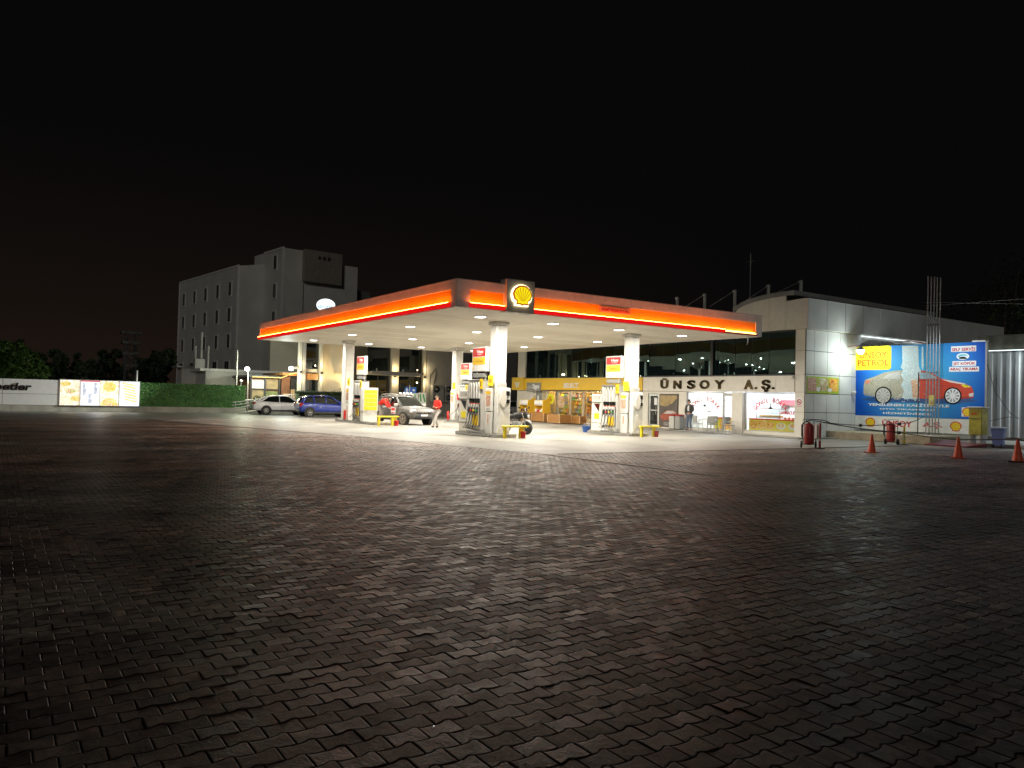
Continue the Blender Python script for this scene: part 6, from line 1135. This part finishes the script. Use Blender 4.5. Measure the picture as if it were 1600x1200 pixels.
def ac(label, px0, px1, y0, y1, X=-59.9, fans=2):
    p, q = PX(px0, y1, X), PX(px1, y0, X); t = T('air_conditioner', label, 'air conditioner', (X+.25, (p.y+q.y)/2, p.z), 0, 'outdoor air conditioner units'); w_ = (q.y-p.y)/2; h = q.z-p.z; m = MB(); m.box((-.25, -w_, 0), (.2, w_, h), M['grey'], bev=.03); m.to('case', t)
    for k in range(fans): z = h*(k+.5)/fans; m = MB(); c = -w_*.35; m.lathe([(min(h/fans*.42, w_*.6), .0), (min(h/fans*.42, w_*.6), .02), (.03, .03), (.02, .06)], M['dark'], (.2, c, z), 'x', 20); m.lathe([(.06, .03), (.05, .07)], M['lgrey'], (.2, c, z), 'x', 10); m.to('fan', t)
ac('left tall two-fan air conditioner on the grey wall', 672, 690.5, 602, 628); ac('right tall two-fan air conditioner beside the back column', 692, 706, 602, 628); ac('single-fan air conditioner low on the beige wall', 519, 536, 613, 625, -60.0, 1)
t = T('wall_cable', 'thin dark cable loop on the grey wall above the air conditioner', 'cable', (-60.05, Yc(680), 3.8)); m = MB(); m.tube([(0, -.5, -1.0), (0, -.45, -.3), (0, 0, .3), (0, .1, -.2), (0, -.1, -1.0)], .03, M['dark'], 5); m.to('cable', t)
t = T('building_floodlight', 'bright white floodlight on the left flank of the columned building', 'floodlight', (-60.0, 19.45, 3.6)); m = MB(); m.box((-.05, -.2, -.05), (.2, .25, .14), M['grey'], rz=.3, bev=.03); m.to('housing', t); m = MB(); m.box((.02, -.42, -.18), (.24, -.1, .12), M['L_cool'], rz=.6, bev=.04); m.to('lens', t)
light('lamp', 'POINT', (1.3, -1.1, -.3), 420, (.9, 1, .92), t, .12)
sp_ = light('lamp', 'SPOT', (3.2, -.6, .25), 14500, (.95, 1, .96), t, .15, None, 26, .8); sp_.rotation_euler = (Vector((-60.5, 0.6, 1.0))-Vector((-56.8, 18.85, 3.85))).to_track_quat('-Z', 'Y').to_euler()  # strong narrow spot added beside the floodlight to brighten the hoarding
# blue entry signs
t = T('blue_traffic_signs', 'pair of round and square blue traffic signs seen above the suv', 'traffic sign', (-55, 27.1, 0)); m = MB(); m.tube([(0, 0, 0), (0, 0, 2.5)], .03, M['steel'], 6); m.to('pole', t); Fz = frame((.05, 0, 0), (0, 1, 0), (1, 0, 0)); BS = mat('sign_blue', (.04, .16, .62), .35, var=0)
m = MB(); m.disc(Fz, -.27, 2.05, .20, 0, .02, BS, 20, .34); m.poly(Fz, [(-.32, 1.85), (-.22, 1.85), (-.22, 2.1), (-.16, 2.1), (-.27, 2.3), (-.38, 2.1), (-.32, 2.1)], .02, .024, M['inkwhite']); m.to('round_sign', t)
m = MB(); m.rect(Fz, .03, 1.9, .55, 2.36, 0, .02, BS); m.rect(Fz, .22, 2.05, .42, 2.2, .02, .024, M['inkwhite']); m.to('square_sign', t)
t = T('notice_board', 'green and white striped notice boards standing behind the suv', 'notice board', (-54.8, 27.75, 0)); m = MB(); m.box((-.03, -.45, 1.1), (.03, .0, 1.9), M['white'], bev=.01); m.box((-.03, .05, 1.05), (.03, .7, 1.95), M['white'], bev=.01); m.to('board', t); m = MB(); Fz = frame((.03, 0, 0), (0, 1, 0), (1, 0, 0))
for u0, u1 in ((-.42, -.05), (.1, .3), (.36, .66)): m.poly(Fz, [(u0, 1.8), (u0+.12, 1.85), (u1, 1.25), (u1-.12, 1.2)], 0, .01, M['green'])
m.to('stripe', t)
for y in (-.2, .4): m = MB(); m.box((-.03, y-.03, 0), (.03, y+.03, 1.1), M['steel']); m.to('leg', t)
# oval lit sign on the far roof
t = T('oval_roof_sign', 'glowing white and blue oval sign seen over the left fascia', 'sign', (-62.2, 22.7, 7.0)); m = MB(); Fo = frame((0, 0, 0), (.35, .94, 0), (.94, -.35, 0)); m.disc(Fo, 0, 2.05, .76, -.15, .0, M['L_oval'], 28, .54); m.to('face', t); m = MB(); letters(m, Fo, 'ebruzah', -.62, 1.78, .55, 2.12, .0, .01, M['L_ovalblue'], .0); m.to('lettering', t)
for u in (-.4, .4): m = MB(); m.tube([Fo(u, 0, -.08), Fo(u, 1.6, -.08)], .04, M['grey'], 6); m.to('post', t)
# ================================================================== HOTEL
hd = R(7.0); ho = T('hotel', 'tall grey five storey hotel with rows of dark windows and a higher stair tower', 'building', (-92.5, 23.1, 0), 0); U = Vector((-math.cos(hd), -math.sin(hd), 0)); V2 = Vector((-math.sin(hd), math.cos(hd), 0))
O_ = Vector((-92.5, 23.1, 0)); Fh = frame(O_, U, -V2)      # window face: u to the left, normal towards -V
def hbox(m, u0, u1, v0, v1, z0, z1, mt):
    q = [O_+U*u+V2*v for u, v in ((u0, v0), (u1, v0), (u1, v1), (u0, v1))]; m.add([(p.x, p.y, z) for z in (z0, z1) for p in q], [(3, 2, 1, 0), (4, 5, 6, 7), (0, 1, 5, 4), (1, 2, 6, 5), (2, 3, 7, 6), (3, 0, 4, 7)], mt)
S_ = M['stucco']; HL = 20.8
m = MB(); q = [O_+U*u+V2*v for u, v in ((0, 0), (HL, 0), (HL, 9), (0, 9))]; zt = [16.3, 16.3, 18.0, 18.0]
m.add([(p.x, p.y, 0) for p in q]+[(p.x, p.y, z) for p, z in zip(q, zt)], [(3, 2, 1, 0), (4, 5, 6, 7), (0, 1, 5, 4), (1, 2, 6, 5), (2, 3, 7, 6), (3, 0, 4, 7)], S_); m.to('wall', ho, True)
m = MB(); hbox(m, -5.2, 3, 3.1, 5.65, 0, 18.2, S_); hbox(m, -5.0, 3, 5.65, 12.8, 0, 17.2, S_); m.to('stair_tower', ho, True)
m = MB(); hbox(m, -5.9, 0, 5.45, 10.2, 14.6, 18.3, mat('lattice_box', (.30, .27, .23), .8, var=.3, scale=5)); 
m.to('lattice_box', ho, True); m = MB()
for v in (7.1, 7.7, 8.3): hbox(m, -5.93, -5.88, v, v+.35, 17.3, 17.7, M['gap'])
m.to('vent_opening', ho, True)
m = MB(); hbox(m, -.04, .22, -.06, .2, 0, 16.3, M['trim']); hbox(m, -5.26, -4.95, 3.04, 3.3, 0, 18.2, M['trim']); hbox(m, -.1, HL, -.08, .1, 16.2, 16.42, M['trim']); hbox(m, -5.3, -.0, 3.0, 3.2, 18.1, 18.3, M['trim']); hbox(m, HL-.05, HL+.2, -.06, .2, 0, 16.3, M['trim']); m.to('trim', ho, True)
def hwin(u, z, v=0., w_=.75, h=1.5, wd=1):
    Fw = frame(O_+V2*v, U, -V2); m = MB()
    for a, b, c, d in ((u-.16, z-.16, u, z+h+.16), (u+w_*wd, z-.16, u+w_*wd+.12, z+h+.16), (u, z+h, u+w_*wd, z+h+.16), (u, z-.16, u+w_*wd, z)): m.rect(Fw, a, b, c, d, -.02, .09, M['trim'])
    o = m.to('window', ho, True); m = MB(); m.rect(Fw, u, z, u+w_*wd, z+h, -.02, .03, M['dglass'])
    m.rect(Fw, u+w_*wd*.48, z, u+w_*wd*.54, z+h, .03, .045, M['grey']); m.to('pane', o, True)
for r_, z in enumerate((13.0, 9.9, 6.8, 3.6)):
    for k, u in enumerate((1.9, 5.9, 10.1, 14.2, 18.4)): hwin(u, z, 0, .95 if r_ < 3 else 1.5, 1.6)
for z in (15.9, 12.6, 9.4, 2.9): hwin(-3.6, z, 3.1, .9, 1.6)
m = MB(); hbox(m, -3.5, 10, 12.8, 15.5, 0, 14.6, mat('far_block', (.16, .155, .14), .8)); o_ = m.to('rear_block', ho, True)
# small white annex with flues
an = T('white_annex', 'low white building with flat roof edge behind the green fence', 'building', (-69, 17, 0)); Xa = -67.0; Ya = lambda px: PX(px, 595, Xa).y
m = MB(); m.box((Xa-4, Ya(321), 0), (Xa, Ya(470), 3.3), M['stucco']); m.box((Xa-6, Ya(299), 0), (Xa-4, Ya(321), 3.6), M['stucco']); m.to('wall', an, True)
m = MB(); m.box((Xa-4.2, Ya(311), 3.3), (Xa+.3, Ya(470), 3.5), M['trim']); m.box((Xa-6.2, Ya(290), 3.6), (Xa-3.8, Ya(330), 3.75), M['grey']); m.to('roof', an, True)
m = MB(); p, q = PX(305, 575, Xa-2), PX(320, 561, Xa-2); m.box((Xa-3, p.y, 3.5), (Xa-2, q.y, q.z), M['lgrey']); m.to('roof_box', an, True)
for px, py in ((306, 541), (316, 519), (326, 541)): q = PX(px, py, Xa-2.4); m = MB(); m.tube([(Xa-2.4, q.y, 3.5), (Xa-2.4, q.y, q.z)], .09, M['lgrey'], 8); m.to('flue', an, True)
# lattice mast far left
q = PX(205, 518, -78); t = T('lattice_mast', 'dark lattice mast with platforms above the tree line', 'mast', (-78, q.y, 0)); h = q.z; m = MB(); w_ = .5
for a, b in ((-w_, -w_), (w_, -w_), (w_, w_), (-w_, w_)): m.tube([(a, b, 0), (a*.7, b*.7, h)], .07, M['dark'], 5)
for i in range(9): z = h*i/9; m.tube([(w_, -w_, z), (w_, w_, z+h/9)], .035, M['dark'], 4); m.tube([(w_, w_, z), (w_, -w_, z+h/9)], .035, M['dark'], 4)
m.to('lattice', t); m = MB()
for i, k in enumerate((0, .9, 1.9, 3.0)): m.box((-.5, -.85+.08*i, h-k-.25), (.5, .85-.08*i, h-k), M['dark']); None
m.to('platform', t)
t = T('short_post', 'thin white post standing above the right end of the lit board', 'post', (-61.2, PX(214, 590, -61.2).y, 0)); m = MB(); m.tube([(0, 0, 0), (0, 0, 3.0)], .05, M['white'], 6); m.to('pole', t)
# ================================================================== TREES
def tree(label, px, X, top_y, rpx, n, mt=GRN2, group='dark trees beyond the hoarding', leaf=(.16, .34), name='tree', low=.25, conifer=False):
    p = PX(px, top_y, X); h = p.z; rr = abs(PX(px+rpx, top_y, X).y-p.y); t = T(name, label, 'tree', (X, p.y, 0), 0, group); m = MB(); cl = []
    for _ in range(26): a = r5.uniform(0, 6.28); q = r5.random()**.5; z = r5.uniform(low, .9); k = (1-z*.95) if conifer else math.sqrt(max(.05, 1-(2*(z-.5))**2*.8)); cl.append((math.cos(a)*rr*q*.75*k, math.sin(a)*rr*q*.75*k, h*z, r5.uniform(.22, .4)*rr*(.5+.5*k)))
    def pt():
        c = r5.choice(cl); d = Vector((r5.gauss(0, 1), r5.gauss(0, 1), r5.gauss(0, 1))).normalized()*c[3]*r5.uniform(.65, 1.1); return (c[0]+d.x, c[1]+d.y, c[2]+d.z*.8)
    leaves(m, n, pt, leaf[0], leaf[1], mt, r5); m.to('crown', t); m = MB(); m.tube([(0, 0, 0), (.1, 0, h*.35), (0, .1, h*.8)], .25, BK, 7, .06)
    for c in cl[:7]: m.tube([(0, 0, h*.3), (c[0]*.5, c[1]*.5, (c[2]+h*.3)/2), c[:3]], .08, BK, 5, .03)
    m.to('trunk', t); return t
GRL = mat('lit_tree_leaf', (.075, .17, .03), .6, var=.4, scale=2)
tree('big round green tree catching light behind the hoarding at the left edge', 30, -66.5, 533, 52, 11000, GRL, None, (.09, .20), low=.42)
tree('dark pointed tree rising just behind the round green tree', 32, -74, 520, 14, 1800, conifer=True, name='conifer'); tree('dark tree between the round green tree and the lit board', 82, -80, 541, 38, 3800)
tree('small dark pointed tree left of the lattice mast', 121, -84, 545, 14, 1500, conifer=True, name='conifer'); tree('wide dark tree directly left of the lattice mast', 174, -82, 541, 30, 3600); tree('low dark tree behind the lit board', 135, -80, 560, 32, 2800); tree('dark tree right of the lattice mast against the hotel', 252, -80, 538, 28, 3600)
tree('pale distant tree low between mast and hotel', 222, -100, 556, 20, 1400)
tree('tall bare looking dark tree beyond the right end of the shop', 1570, -30, 395, 55, 2600, mat('night_leaf', (.03, .03, .02), .8, var=.3), None, (.08, .2), low=.3)
q = PY(1590, 500, 60); bush('bush', 'dim olive bush top above the weathered beam at the right edge', q.x, 60, 2.5, 2.0, q.z+.6, 2500, GRN3, 0, None, (.08, .18))
bpy.context.view_layer.update()
